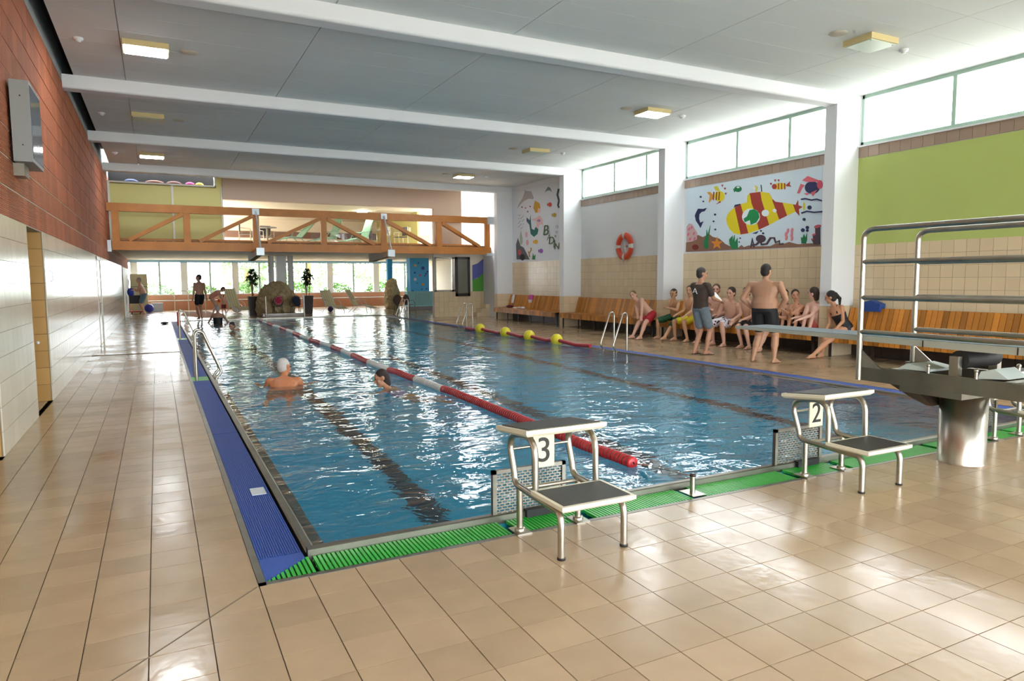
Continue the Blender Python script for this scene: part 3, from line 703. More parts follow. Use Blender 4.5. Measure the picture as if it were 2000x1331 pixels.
y = ry0; i = 0; rest = {'r': MB(), 'w': MB()}
while y < 29.6:
    sct = sum(1 for b_ in bounds if y > b_); c = 'r' if sct % 2 == 0 else 'w'
    loc = (rope_x(y)-3.52, y-4.6, .004+wave(rope_x(y), y))
    if i < 290:
        o = bpy.data.objects.new('float_disc', dm[c]); col.objects.link(o); o.parent = rope; o.location = loc
    else:
        for p_ in (0,): rest[c].add([V(v)+V(loc) for v in disc.v], disc.f, True)
    y += .0535; i += 1
for c in rest:
    if rest[c].v: local(rest[c], 'far_float_discs', m_red if c == 'r' else m_wht, rope)['kind'] = 'stuff'
local(MB().tube([(-.09, -.80, .11), (-.05, -.4, .06), (-.02, -.22, .03)], .004, 6).tube([(-.02, -.22, .03), (0, -.1, .01)], .016, 8).tube([(0, -.1, .01), (0, .03, .0)], .005, 6), 'tension_spring', m_steel, rope)
local(MB().tube([(rope_x(y_)-3.52, y_-4.6, 0) for y_ in (4.6, 10, 16, 22, 28, 29.8)], .007, 6), 'wire', m_steel_d, rope)
# ------------------------------------------------------------------ springboard
sp_ = thing('springboard', 'steel springboard stand with grey diving board, side rails and thick pillar', 'diving board', (6.02, 3.42, 0))
S = lambda mb, n, m: part(mb, n, m, sp_)
S(MB().lathe([(.185, 0), (.178, .02), (.178, .6), (0, .6)], (6.05, 3.40, 0), seg=36), 'pillar', m_steel)
S(MB().box((5.66, 3.2, .59), (6.38, 3.72, .64)), 'head_plate', m_steel_d)
S(MB().prism([(3.72, .62), (3.95, .62), (3.74, .52), (3.60, .47), (3.55, .47)], 5.85, 6.2, lambda u, v, h: V((h, u, v))), 'gusset', M('brown_gusset', '#4a3c30', .5))
for x in (5.70, 6.34): S(MB().box((x-.03, 1.4, .64), (x+.03, 4.1, .77)), 'side_beam', m_steel_d)
for yy in (1.6, 3.0, 3.95): S(MB().box((5.7, yy-.04, .66), (6.34, yy+.04, .74)), 'cross_beam', m_steel_d)
m_board = M('board_antislip', '#5d6a70', .6, bump=(200, .3)); m_bside = M('board_side', '#a9aa9c', .4)
bd = S(MB().prism([(1.2, .985), (3.2, .975), (5.75, 1.005), (5.75, 1.03), (3.2, 1.035), (1.2, 1.035)], 5.77, 6.27, lambda u, v, h: V((h, u, v))), 'board', m_bside)
part(MB().prism([(1.2, 1.035), (3.2, 1.035), (5.74, 1.03), (5.74, 1.034), (3.2, 1.039), (1.2, 1.039)], 5.785, 6.255, lambda u, v, h: V((h, u, v))), 'board_surface', m_board, bd)
for yy in (2.87, 3.60): part(MB().box((5.765, yy-.004, .978), (5.77, yy+.004, 1.034)), 'board_joint', m_dk, bd)
me = text_mesh('n', .05, .001); me.transform(Matrix.Translation((5.768, 2.75, 1.005)) @ Matrix.Rotation(-math.pi/2, 4, 'Z') @ Matrix.Rotation(math.pi/2, 4, 'X')); me.materials.append(m_dk); me.transform(Matrix.Translation(-V((6.02, 3.42, 0)))); o = bpy.data.objects.new('board_logo', me); col.objects.link(o); o.parent = bd
S(MB().tube([(5.78, 3.3, .9), (6.26, 3.3, .9)], .075, 16), 'fulcrum_roller', m_rub)
for x in (5.74, 6.3): S(MB().box((x-.03, 3.27, .77), (x+.03, 3.34, .93)), 'roller_bracket', m_steel)
for x, yy in ((5.70, 3.12), (5.70, 3.5), (6.30, 3.12)): S(MB().tube([(x, yy, .77), (x, yy, .83)], .014, 8).ball((x, yy, .835), .018), 'bolt', m_steel)
S(MB().prism([(3.5, .78), (3.78, .78), (3.7, .83), (3.5, .80)], 5.72, 6.1, lambda u, v, h: V((h, u, v))), 'cover_sheet', M('pale_sheet', '#b9c3bd', .4))
S(MB().prism([(2.9, .79), (3.12, .77), (3.1, .83), (3.0, .86)], 5.72, 6.0, lambda u, v, h: V((h, u, v))), 'cover_sheet', MATS['pale_sheet'])
for s, x, yy in ((0, 5.67, 4.12), (1, 6.36, 4.06)):
    S(MB().tube([(x, yy, .64 if s == 0 else .76), (x, yy, 1.88)] + bend((x, yy, 1.90), (x, yy, 2.0), (x, yy-.12, 2.0), 6) + [(x, 1.2, 2.0)], .024, 12), 'handrail', m_steel)
    for z in (1.08, 1.39, 1.71): S(MB().tube([(x, yy, z), (x, 1.2, z)], .022, 10), 'rail', m_steel)
    for y2 in (1.4,): S(MB().tube([(x, y2, .64), (x, y2, 2.0)], .024, 10), 'rail_post', m_steel)
    S(MB().prism([(yy-.0, .76), (yy-.22, .76), (yy-.02, .92)], x-.006, x+.006, lambda u, v, h: V((h, u, v))), 'gusset', m_steel)
for y2 in (1.35, 1.75):
    for x in (5.7, 6.34): S(MB().tube([(x, y2, 0), (x, y2, .66)], .025, 10), 'rear_leg', m_steel)
# ------------------------------------------------------------------ pool ladders
def ladder(x, y, side, lb, water_side=1, hh=.78):
    """two bent rails, one behind the other along the pool edge; side=+1 when water lies at +x"""
    t = thing('pool_ladder', lb, 'ladder', (x, y, 0), 'steel pool ladders')
    for dy in (-.24, .24):
        s = side
        pts = [(-s*.16, dy, 0), (-s*.16, dy, hh-.12)] + bend((-s*.16, dy, hh-.08), (-s*.15, dy, hh+.04), (-s*.04, dy, hh-.02), 6) + [(s*.18, dy, .20)] + bend((s*.20, dy, .14), (s*.21, dy, .10), (s*.14, dy, .04), 4) + [(s*.10, dy, -.05), (s*.11, dy, -1.0)]
        local(MB().tube(pts, .021, 10), 'rail', m_steel, t)
    for z in (-.25, -.5, -.75): local(MB().box((s*.07, -.24, z-.015), (s*.15, .24, z+.015)), 'tread', m_steel, t)
    return t
ladder(.66, 12.17, 1, 'steel pool ladder on the green grating near the swimming man')
ladder(.66, 20.85, 1, 'steel pool ladder by the walkway with a red band around its rail')
ladder(8.92, 12.45, -1, 'steel pool ladder before the bench where the youth in red shorts sits', hh=.82)
ladder(8.92, 20.75, -1, 'steel pool ladder at the bench side below the bridge end')
ladder(8.92, 27.2, -1, 'steel pool ladder in front of the bistro chairs')
mb = MB().tube([(.5, 21.09, .35), (.5, 21.09, .72)], .045, 10); tag(mb.build('rail_sleeve', M('red_foam', '#c03a30', .6)), 'red foam sleeve wrapped around the ladder rail', 'sleeve')
# float line hung along the bench side
fl_ = thing('float_line', 'red float line with four yellow balls along the bench side of the pool', 'float line', (8.95, 16, 0))
m_yb = M('yellow_float', '#e0cf2c', .35)
by = [18.93, 17.24, 15.84, 14.44]
pts = [(8.63, 20.0, .03)]
for y in by: pts += [(8.63, y+.5, .035+.0), (8.63, y, .09)]
pts += [(8.63, 13.6, .035), (8.66, 13.0, .06)]
pp = []
for i in range(len(pts)-1): pp += [V(pts[i]).lerp(V(pts[i+1]), k/6) for k in range(6)]
part(MB().tube(pp+[V(pts[-1])], .045, 8), 'red_hose', M('red_hose', '#b8323a', .5), fl_)
for y in by: part(MB().ball((8.63, y, .09), .150, 18, 12), 'yellow_ball', m_yb, fl_)
# ------------------------------------------------------------------ slatted wall benches
m_slat = M('orange_bench_slat', '#c07c2c', .35, var=.45, noise=(8, .12))
def bench(y0, y1, lb):
    t = thing('wall_bench', lb, 'bench', (12.1, (y0+y1)/2, 0), 'slatted wall benches between the columns')
    n = round((y1-y0)/.103); w = (y1-y0)/n; yc = (y0+y1)/2
    mk = {}
    for nm, prof in (('back_slat', [(.215, .475), (.24, .465), (.385, .955), (.36, .965)]), ('seat_slat', [(-.38, .45), (.24, .45), (.24, .475), (-.38, .475)]), ('front_slat', [(-.38, .30), (-.355, .30), (-.355, .45), (-.38, .45)])):
        b_ = MB().prism(prof, -w/2+.005, w/2-.005, lambda u, v, h: V((u, h, v))); me = b_.mesh(nm); me.materials.append(m_slat)
        for i in range(n):
            o = bpy.data.objects.new(nm, me); col.objects.link(o); o.parent = t; o.location = (0, y0+w*(i+.5)-yc, 0)
    k = max(2, round((y1-y0)/.95))
    for i in range(k+1):
        y = y0+.03+(y1-y0-.06)*i/k-yc
        local(MB().box((-.28, y-.02, 0), (-.24, y+.02, .45)).box((-.28, y-.02, .41), (.40, y+.02, .45)), 'support', m_dk, t)
    local(MB().box((-.30, -(y1-y0)/2, .40), (-.27, (y1-y0)/2, .44)), 'rail', m_dk, t)
    return t
bench(19.75, 24.40, 'orange slatted wall bench with towels below the mermaid painting')
bench(14.74, 19.42, 'orange slatted wall bench under the orange life ring')
bench(9.62, 14.40, 'orange slatted wall bench crowded with seated youths under the submarine painting')
bench(4.62, 9.28, 'orange slatted wall bench behind the springboard rails')
# things on the benches
m_tow = M('white_towel', '#e6e2df', .9, bump=(60, .4))
def cloth_strip(pts, w, name, mat, lb, cat='towel'):
    mb = MB(); vs = []
    for i, p in enumerate(pts):
        p = V(p); j = .012*math.sin(i*2.3); vs += [p+V((0, -w/2+j, 0)), p+V((0, w/2-j*.6, 0))]
    n = len(pts); top = vs; bot = [v-V((.0, 0, .012)) for v in vs]
    allv = top+bot; m_ = len(top); fs = []
    for i in range(n-1): a = 2*i; fs += [(a, a+1, a+3, a+2), (m_+a, m_+a+2, m_+a+3, m_+a+1), (a, a+2, m_+a+2, m_+a), (a+1, m_+a+1, m_+a+3, a+3)]
    fs += [(0, m_, m_+1, 1), (2*n-2, 2*n-1, m_+2*n-1, m_+2*n-2)]
    mb.add(allv, fs, True); return tag(mb.build(name, mat), lb, cat)
yt = onx(1001, 585, 12.4).y
cloth_strip([(12.49, yt, .98), (12.45, yt, .95), (12.40, yt-.02, .80), (12.36, yt-.03, .62), (12.33, yt-.02, .50)], .22, 'towel', m_tow, 'white towel hung over the backrest of the far bench')
yt2 = onx(1014, 600, 12.1).y; ym = onx(997, 596, 12.1).y
mb = MB()
for i in range(7): mb.ball((12.1+.05*math.sin(i*2), yt2-.3+.1*i, .495+.02*math.sin(i)), (.10, .09, .028), 10, 6)
tag(mb.build('towel', m_tow), 'crumpled white towel lying on the seat of the far bench', 'towel')
mb = MB().ball((12.15, ym+.1, .53), (.12, .19, .055), 12, 8).ball((12.15, ym+.25, .52), (.1, .1, .045), 10, 6); tag(mb.build('swim_bag', M('maroon_cloth', '#6d1f38', .8)), 'crumpled maroon cloth on the seat below the hung towel', 'clothing')
yp = onx(1037, 582, 12.42).y
t = thing('swim_bag', 'pink and white bag hung over the far bench backrest', 'bag', (12.45, yp, .9))
part(MB().prism([(yp-.16, .80), (yp+.14, .78), (yp+.17, .93), (yp+.05, .99), (yp-.13, .97)], 12.40, 12.47, lambda u, v, h: V((h-.1*(.9-v), u, v))), 'pink_body', M('pink_nylon', '#c64a9a', .6), t)
part(MB().prism([(yp-.12, .70), (yp+.08, .69), (yp+.12, .80), (yp-.12, .81)], 12.36, 12.42, lambda u, v, h: V((h, u, v))), 'white_flap', m_tow, t)
mb = MB().prism([(8.62, .90), (8.95, .90), (8.98, 1.08), (8.80, 1.12), (8.60, 1.05)], 12.38, 12.55, lambda u, v, h: V((h, u, v))); tag(mb.build('sports_bag', M('blue_nylon', '#24478f', .6)), 'blue bag standing behind the bench backrest near the green wall', 'bag')
# life ring
c = V((12.50, 16.97, 2.53))
lr = thing('life_ring', 'orange life ring with pale bands hung on the white wall', 'life ring', tuple(c))
prof = [(.32+.10*math.cos(a), .055*math.sin(a)) for a in [2*math.pi*k/12 for k in range(12)]]
local(MB().lathe(prof, axis='x', seg=36, closed=True), 'ring', M('orange_ring', '#d4492a', .5), lr)
m_band = M('grey_band', '#cfc7bd', .5)
for a in (0, 90, 180, 270):
    a0 = math.radians(a-9); q = MB(); vs = []
    for i in range(5):
        t_ = a0+math.radians(18)*i/4
        for k in range(12): r = .32+.105*math.cos(2*math.pi*k/12); vs.append((.060*math.sin(2*math.pi*k/12), r*math.cos(t_), r*math.sin(t_)))
    q.add(vs, [(i*12+k, i*12+(k+1)%12, (i+1)*12+(k+1)%12, (i+1)*12+k) for i in range(4) for k in range(12)], True)
    local(q, 'band', m_band, lr)
local(MB().tube([(.0, -.12, -.36), (-.03, -.08, -.48), (-.03, .04, -.53), (-.02, .12, -.45), (0, .15, -.38)], .012, 6).tube([(.02, .1, .28), (.03, .04, 0), (.03, -.06, -.3)], .010, 6), 'rope', M('white_rope', '#ddd6c8', .8), lr)
local(MB().box((.03, -.04, -.02), (.08, .04, .04)), 'hook', m_steel, lr)
# ------------------------------------------------------------------ wall paintings (flat paint on the wall)
PM = {}
def paint(c):
    if c not in PM: PM[c] = M('paint_'+c.lstrip('#'), c, .65)
    return PM[c]
class Mural:
    def __init__(s, name, label, loc, to_px, X):
        s.t = thing(name, label, 'mural', loc); s.to = to_px; s.X = X; s.k = 0
    def P(s, x, y): q = onx(*s.to(x, y), s.X); return (q.y, q.z)
    def poly(s, pts, c, name):
        s.k += 1; d = .00018*s.k
        pl = [s.P(*p) for p in pts]
        # triangulated by blender's ngon fill
        mb = MB().prism(pl, s.X-.002-d, s.X-.001, lambda u, v, h: V((h, u, v)))
        return part(mb, name, paint(c), s.t)
    def oval(s, x, y, rx, ry, c, name, rot=0, n=16):
        ca, sa = math.cos(rot), math.sin(rot)
        return s.poly([(x+rx*math.cos(a)*ca-ry*math.sin(a)*sa, y+rx*math.cos(a)*sa+ry*math.sin(a)*ca) for a in [2*math.pi*i/n for i in range(n)]], c, name)
    def line(s, pts, w, c, name):
        out = []; back = []
        for i, p in enumerate(pts):
            a = pts[max(0, i-1)]; b_ = pts[min(len(pts)-1, i+1)]; dx, dy = b_[0]-a[0], b_[1]-a[1]; l_ = math.hypot(dx, dy) or 1
            out.append((p[0]-dy/l_*w/2, p[1]+dx/l_*w/2)); back.append((p[0]+dy/l_*w/2, p[1]-dx/l_*w/2))
        for i in range(len(pts)-1): s.poly([out[i], out[i+1], back[i+1], back[i]], c, name)
sub = Mural('submarine_mural', 'wall painting of a yellow and red striped submarine among fish', (XR-.01, 12.2, 3.0), lambda x, y: (1330+x/6.897, 320+y/6.894), XR)
Y_, R_, N_ = '#e3cf1e', '#a5392f', '#232c5a'
sub.poly([(75, 330), (1905, 40), (1895, 1110), (70, 1190)], '#d5e4ee', 'pale_blue_ground')
body = [(890, 520), (945, 515), (1090, 497), (1230, 490), (1275, 512), (1370, 525), (1510, 545), (1640, 580), (1535, 650), (1430, 700), (1325, 752), (1190, 825), (1050, 890), (905, 940), (800, 955), (715, 940), (655, 880), (620, 810), (610, 750), (625, 690), (670, 630), (725, 590), (800, 545)]
sub.poly([(890, 520), (895, 430), (930, 395), (1070, 378), (1195, 395), (1230, 470), (1275, 512), (1090, 500)], Y_, 'tower')
sub.poly([(925, 397), (1070, 378), (1090, 500), (950, 517)], R_, 'stripe'); sub.poly([(1195, 395), (1230, 470), (1275, 512), (1240, 500)], R_, 'stripe')
sub.poly(body, Y_, 'hull')
for q in ([(725, 592), (805, 543), (908, 936), (805, 953)], [(945, 515), (1090, 497), (1190, 825), (1050, 890), (985, 620)], [(1230, 490), (1275, 512), (1370, 525), (1430, 700), (1325, 752)], [(1510, 545), (1640, 580), (1545, 645)]): sub.poly(q, R_, 'stripe')
sub.poly([(1545, 555), (1580, 485), (1585, 560), (1640, 580), (1590, 610), (1598, 705), (1545, 645), (1560, 600)], R_, 'tail_fin'); sub.oval(1660, 575, 16, 58, '#d8d04a', 'propeller')
sub.oval(945, 715, 122, 112, '#e6eef2', 'porthole'); sub.oval(1138, 665, 50, 46, '#e6eef2', 'porthole'); sub.oval(1262, 632, 27, 25, '#e6eef2', 'porthole')
sub.poly([(925, 625), (990, 610), (1045, 650), (1060, 720), (1020, 790), (940, 825), (930, 760), (860, 790), (845, 740), (890, 710)], '#178a4c', 'green_shape')
sub.poly([(715, 592), (725, 555), (800, 538), (805, 550)], N_, 'hatch'); sub.poly([(955, 940), (1050, 905), (1020, 945)], N_, 'keel')
sub.line([(1015, 378), (1022, 320), (1000, 300)], 26, '#d5c545', 'periscope'); sub.oval(992, 328, 16, 22, '#efeee0', 'lens'); sub.line([(1090, 378), (1080, 285)], 12, '#2b2b2b', 'antenna')
# fish
sub.oval(520, 440, 70, 72, Y_, 'fish_body'); sub.poly([(450, 430), (395, 380), (350, 385), (390, 430), (375, 530), (430, 470)], '#d99a3c', 'fish_tail'); sub.poly([(470, 365), (445, 310), (490, 300), (530, 365)], '#d6c93a', 'fish_fin'); sub.poly([(470, 550), (530, 500), (540, 520)], '#9c3a2c', 'fish_fin')
for x in (445, 485, 520): sub.line([(x, 380), (x-8, 490)], 16, '#8a3a22', 'fish_stripe')
sub.oval(770, 340, 50, 42, '#147a45', 'fish_body'); sub.poly([(735, 330), (705, 340), (720, 385), (745, 365)], '#147a45', 'fish_tail'); sub.oval(772, 318, 22, 12, '#e8eef0', 'eye')
sub.oval(1330, 303, 90, 45, Y_, 'fish_body', -.1); sub.poly([(1415, 290), (1470, 240), (1465, 285), (1490, 310), (1430, 305)], R_, 'fish_tail'); sub.oval(1262, 308, 34, 36, R_, 'fish_head')
for x in (1318, 1360, 1400): sub.line([(x, 262), (x, 345)], 16, R_, 'fish_stripe')
sub.oval(1770, 322, 100, 85, N_, 'fish_body'); sub.oval(1872, 280, 38, 60, '#d9506b', 'fish_head'); sub.poly([(1635, 225), (1710, 165), (1865, 225), (1870, 245), (1700, 245)], '#dd6a78', 'fish_fin'); sub.poly([(1670, 290), (1615, 270), (1565, 400), (1600, 400), (1640, 320)], '#dd6a78', 'fish_tail'); sub.poly([(1750, 390), (1840, 350), (1780, 440)], '#dd6a78', 'fish_fin'); sub.poly([(1655, 400), (1740, 395), (1700, 425)], '#dd6a78', 'fish_fin')
for x, y in ((560, 295), (595, 335), (605, 403), (1215, 270), (1272, 225), (1318, 225)): sub.poly([(x-14, y-8), (x, y-14), (x+14, y-10), (x, y+18)], '#a8443a', 'heart')
sub.poly([(350, 595), (300, 610), (235, 605), (205, 660), (190, 700), (205, 770), (240, 820), (265, 865), (280, 830), (305, 775), (260, 795), (245, 740), (250, 680), (280, 650), (320, 640)], N_, 'dolphin')
for x, y, r in ((268, 447, 13), (304, 508, 11), (462, 685, 14), (442, 777, 12), (465, 885, 11), (800, 1003, 10), (788, 1055, 9), (1735, 590, 28), (1662, 750, 20), (1645, 895, 26), (1705, 860, 22), (1705, 900, 18), (1080, 905, 12), (1110, 938, 14)): sub.oval(x, y, r, r, N_, 'bubble')
sub.line([(1620, 480), (1680, 470), (1760, 490), (1830, 478), (1900, 498)], 18, N_, 'wave_stroke'); sub.line([(1625, 665), (1700, 640), (1800, 655), (1905, 645)], 18, N_, 'wave_stroke')
sub.poly([(75, 1060), (130, 1040), (235, 960), (300, 990), (380, 945), (430, 985), (520, 1010), (600, 1080), (680, 1120), (780, 1130), (820, 1095), (850, 1125), (920, 1100), (960, 1115), (1210, 1110), (1290, 1070), (1370, 1085), (1460, 1055), (1580, 1085), (1700, 1075), (1800, 1070), (1890, 1100), (1890, 1110), (70, 1188)], '#8a6450', 'sea_bed')
sub.poly([(80, 1060), (80, 850), (110, 805), (150, 810), (225, 930), (220, 1020), (150, 1050)], '#c9a9a8', 'coral'); 
for x, y in ((115, 880), (150, 860), (105, 950), (180, 940), (190, 1010), (130, 1015)): sub.oval(x, y, 12, 24, '#d76a86', 'coral_dot', .4)
for pts in ([(320, 1140), (310, 1050), (345, 970), (350, 890), (365, 960), (400, 830), (385, 950), (375, 1050), (375, 1140)], [(690, 1150), (660, 1080), (655, 1020), (700, 970), (695, 1050), (725, 960), (730, 1060), (765, 1000), (770, 1150)], [(1630, 1075), (1622, 990), (1645, 1000), (1660, 950), (1680, 1000), (1700, 940), (1700, 1020), (1685, 1075)]): sub.poly(pts, '#1f7d4a', 'seaweed')
st = [(490+ (85 if i % 2 == 0 else 36)*math.sin(i*math.pi/5), 1075-(90 if i % 2 == 0 else 38)*math.cos(i*math.pi/5)) for i in range(10)]; sub.poly(st, '#e08a32', 'starfish')
sub.oval(200, 1125, 45, 38, '#7a2420', 'crab'); sub.line([(945, 1130), (965, 1010), (990, 1130)], 22, '#4b3a46', 'octopus_arm'); sub.oval(1080, 1010, 65, 52, '#4b3a46', 'octopus_head'); sub.line([(1080, 1050), (1090, 1090), (1160, 1080), (1210, 1000), (1260, 1000), (1280, 1060), (1330, 1040), (1330, 1085), (1385, 1080)], 26, '#4b3a46', 'octopus_arm'); sub.line([(1060, 1050), (1020, 1090), (950, 1100)], 26, '#4b3a46', 'octopus_arm')
for x, y in ((1420, 950), (1445, 905), (1500, 900), (1495, 960), (1425, 1000), (1500, 1010)): sub.oval(x, y, 14, 34, '#df8a98', 'coral_dot', .2)
for a, b_, w in (((1850, 1090), (1845, 850), 60), ((1810, 1085), (1800, 960), 36), ((1815, 1085), (1780, 1020), 28)): sub.line([a, b_], w, '#51404c', 'tube_coral'); sub.oval(b_[0], b_[1]-5, w*.75, w*.36, '#cf5a66', 'coral_mouth', -.3)
mer = Mural('mermaid_mural', 'wall painting of a blonde mermaid, dolphins and green lettering', (XR-.01, 22, 3.2), lambda x, y: (990+x/7.833, 350+y/7.829), XR)
mer.poly([(80, 160), (800, 30), (800, 1235), (80, 1260)], '#d9dde2', 'pale_ground')
mer.poly([(155, 460), (180, 385), (235, 300), (270, 210), (275, 160), (300, 185), (370, 185), (395, 240), (413, 290), (400, 310), (340, 300), (270, 330), (215, 380)], '#aba9ab', 'dolphin')
mer.poly([(580, 210), (600, 160), (630, 115), (665, 135), (690, 200), (650, 170), (605, 185)], '#7c8a90', 'dolphin')
mer.poly([(440, 520), (405, 440), (430, 330), (500, 370), (515, 440), (495, 500)], '#c6932a', 'hair'); mer.oval(492, 480, 22, 36, '#e3b9b0', 'face')
mer.poly([(440, 600), (500, 555), (545, 610), (560, 770), (540, 690), (500, 700), (480, 760), (450, 740), (455, 650), (370, 620)], '#e2b9b6', 'torso'); mer.oval(490, 635, 26, 20, '#9a7fae', 'bikini')
mer.poly([(440, 730), (485, 770), (470, 840), (415, 885), (365, 840), (345, 700), (300, 640), (305, 590), (350, 630), (365, 540), (370, 660), (380, 760), (420, 780)], '#2d6e64', 'tail'); mer.poly([(300, 580), (340, 640), (345, 700), (305, 650)], '#5b4f86', 'tail_fin')
mer.poly([(150, 1230), (140, 1000), (170, 900), (210, 1020), (260, 1050), (350, 1230)], '#5d5f63', 'rock'); mer.oval(195, 1120, 26, 46, '#c94f52', 'sea_anemone'); mer.oval(240, 1195, 40, 50, '#26262a', 'octopus'); mer.poly([(385, 1230), (400, 1130), (415, 1180), (438, 1150), (435, 1235)], '#2f7a4c', 'seaweed'); mer.line([(350, 1195), (340, 1140), (375, 1080), (365, 1050)], 18, '#a8843c', 'sea_plant'); mer.line([(340, 1140), (325, 1105)], 14, '#a8843c', 'sea_plant')
mer.poly([(200, 1000), (200, 880), (215, 780), (235, 880), (245, 960), (225, 1005)], '#9fb5a4', 'seaweed')
for x, y, c_ in ((660, 390, '#c2452c'), (445, 960, '#d9a63a'), (730, 550, '#b59a34'), (525, 1100, '#8a5aa8')): mer.oval(x, y, 30, 34, c_, 'fish'); mer.poly([(x-25, y), (x-45, y-28), (x-42, y+28)], c_, 'fish_tail')
for x, y, c_ in ((232, 428, '#7a4a55'), (287, 442, '#c4575c'), (357, 420, '#c23a4a'), (320, 498, '#8a4a4a')): mer.oval(x, y, 10, 12, c_, 'heart')
for x, y in ((300, 850), (315, 970)): mer.oval(x, y, 18, 44, '#dba6b4', 'seahorse')
for i in range(26): mer.oval(175+90*((i*37 % 17)/17), 550+220*((i*23 % 19)/19), 5, 5, '#6c6a6a', 'bubble', n=6)
for x, y, r in ((768, 730, 14), (762, 812, 11), (745, 872, 8)): mer.line([(x+r*math.cos(a), y+r*1.6*math.sin(a)) for a in [i*math.pi/5 for i in range(11)]], 4, '#8d9fb4', 'bubble_ring')
mer.line([(795, 150), (775, 240), (800, 330), (785, 400), (800, 440)], 22, '#36493c', 'sea_plant')
for ch, x, y, s_ in (('B', 605, 790, 2.4), ('A', 650, 895, 1.5), ('D', 690, 945, 1.7), ('I', 733, 1000, 1.7), ('N', 772, 1030, 1.5)):
    me = text_mesh(ch, .34*s_/1.6, .002); yy, zz = mer.P(x, y)
    me.transform(Matrix.Translation((XR-.026, yy, zz)) @ Matrix.Rotation(-math.pi/2, 4, 'Z') @ Matrix.Rotation(math.pi/2, 4, 'X') @ Matrix(((1, .25, 0, 0), (0, 1, 0, 0), (0, 0, 1, 0), (0, 0, 0, 1))) @ Matrix.Scale(1.5 if ch != 'A' else 1.1, 4, (1, 0, 0)))
    me.materials.append(paint('#4c6a4a' if ch != 'A' else '#6f8a78')); me.transform(Matrix.Translation(-mer.t.location)); o = bpy.data.objects.new('letter', me); col.objects.link(o); o.parent = mer.t
# ------------------------------------------------------------------ things in the low hall
def leafball(name, c, r, n, sz, mat, seed, squash=1.0):
    rr = random.Random(seed); mb = MB()
    for i in range(n):
        a = rr.uniform(0, 6.283); u = rr.uniform(-1, 1); q = rr.uniform(.75, 1)*r
        p = V((q*math.cos(a)*math.sqrt(1-u*u), q*math.sin(a)*math.sqrt(1-u*u), q*u*squash)) + V(c)
        d1 = V((rr.gauss(0, 1), rr.gauss(0, 1), rr.gauss(0, 1))).normalized(); d2 = d1.cross(V((rr.gauss(0, 1), rr.gauss(0, 1), rr.gauss(0, 1)))).normalized()
        mb.add([p-d1*sz, p-d2*sz*.4, p+d1*sz, p+d2*sz*.4], [(0, 1, 2, 3)])
    return mb
m_leaf = M('hedge_leaf', '#4c7a30', .6, var=.35); m_leaf2 = M('pot_plant_leaf', '#39492a', .5, var=.25); m_leaf3 = M('pale_tree_leaf', '#7d9c62', .6, var=.3)
for i in range(8):
    x = -3.0+2.75*i; y = 46.0+.5*math.sin(i*1.7); r = 1.22+.1*math.sin(i*2.1)
    g = leafball('hedge', (x, y, .52), r, 1900, .10, m_leaf, i, .8); o = g.build('garden_bush', m_leaf); o['kind'] = 'stuff'; tag(o, 'sunlit green bush outside the far windows', 'bush', 'bushes in the garden beyond the windows')
for i, (x, y, z, r) in enumerate(((9.5, 50, 3.0, 2.4), (14.5, 50, 3.3, 2.4), (19.6, 49, 3.0, 2.5), (5.5, 51, 2.4, 1.6))):
    t = thing('garden_tree', ['pale leafy tree outside the windows left of the narrow rock', 'tall pale tree outside beside the slim blue column', 'pale tree outside seen through the booth window', 'small pale tree outside behind the artificial rock'][i], 'tree', (x, y, 0), 'trees in the garden beyond the windows')
    o = part(leafball('tree', (x, y, z), r, 2600, .13, m_leaf3, 40+i), 'crown', m_leaf3, t); o['kind'] = 'stuff'
    part(MB().tube([(x, y, -.2), (x+.1, y, z)], .14, 8), 'trunk', m_wood_d, t)
ground = MB().box((-60, 42.4, -.4), (80, 110, -.25)).box((18.2, -60, -.4), (80, 42.4, -.25)).box((-60, -60, -.4), (18.2, -4.0, -.25)); struct(ground.build('garden_ground', M('pale_paving', '#c9c6ba', .9)))
# white columns and rock
for x in (ony(530, 540, 33.7).x, ony(568, 540, 33.7).x): struct(MB().tube([(x, 33.7, 0), (x, 33.7, ZL)], .13, 16).build('round_column', m_white))
xq = ony(549, 540, 34.3).x; struct(MB().box((xq-.22, 34.1, 0), (xq+.22, 34.5, ZL)).build('square_column', m_white))
def rock(c, rx, ry, rz, seed, name, lb, mat):
    rr = random.Random(seed); ph = [(rr.uniform(1, 5), rr.uniform(1, 5), rr.uniform(1, 5), rr.uniform(0, 6), rr.uniform(.03, .13)) for _ in range(14)]
    vs = []; fs = []; R_, S_ = 22, 36
    for i in range(R_+1):
        t_ = math.pi*i/R_
        for k in range(S_):
            a = 2*math.pi*k/S_; d = V((math.sin(t_)*math.cos(a), math.sin(t_)*math.sin(a), math.cos(t_)))
            q = 1+sum(am*abs(math.sin(fx*d.x*2+fy*d.y*2+fz*d.z*2+p)) for fx, fy, fz, p, am in ph)-.35
            vs.append((c[0]+d.x*rx*q, c[1]+d.y*ry*q, max(0, c[2]+d.z*rz*q)))
    for i in range(R_):
        for k in range(S_): fs.append((i*S_+k, (i+1)*S_+k, (i+1)*S_+(k+1)%S_, i*S_+(k+1)%S_))
    mb = MB(); mb.add(vs, fs, False); return tag(mb.build(name, mat), lb, 'rock')
m_rock = M('sandy_rock', '#c3ae84', .9, noise=(7, .25), bump=(12, .6))
rock((4.75, 32.6, .45), .58, .5, .75, 5, 'artificial_rock', 'sandy artificial rock between the two potted plants', m_rock)
rock((11.45, 36.7, .6), .33, .36, .8, 9, 'artificial_rock', 'tall narrow artificial rock before the blue painted column', m_rock)
struct(MB().box((4.05, 31.0, 0), (5.75, 31.9, .16)).build('rock_plinth', m_tile_far))
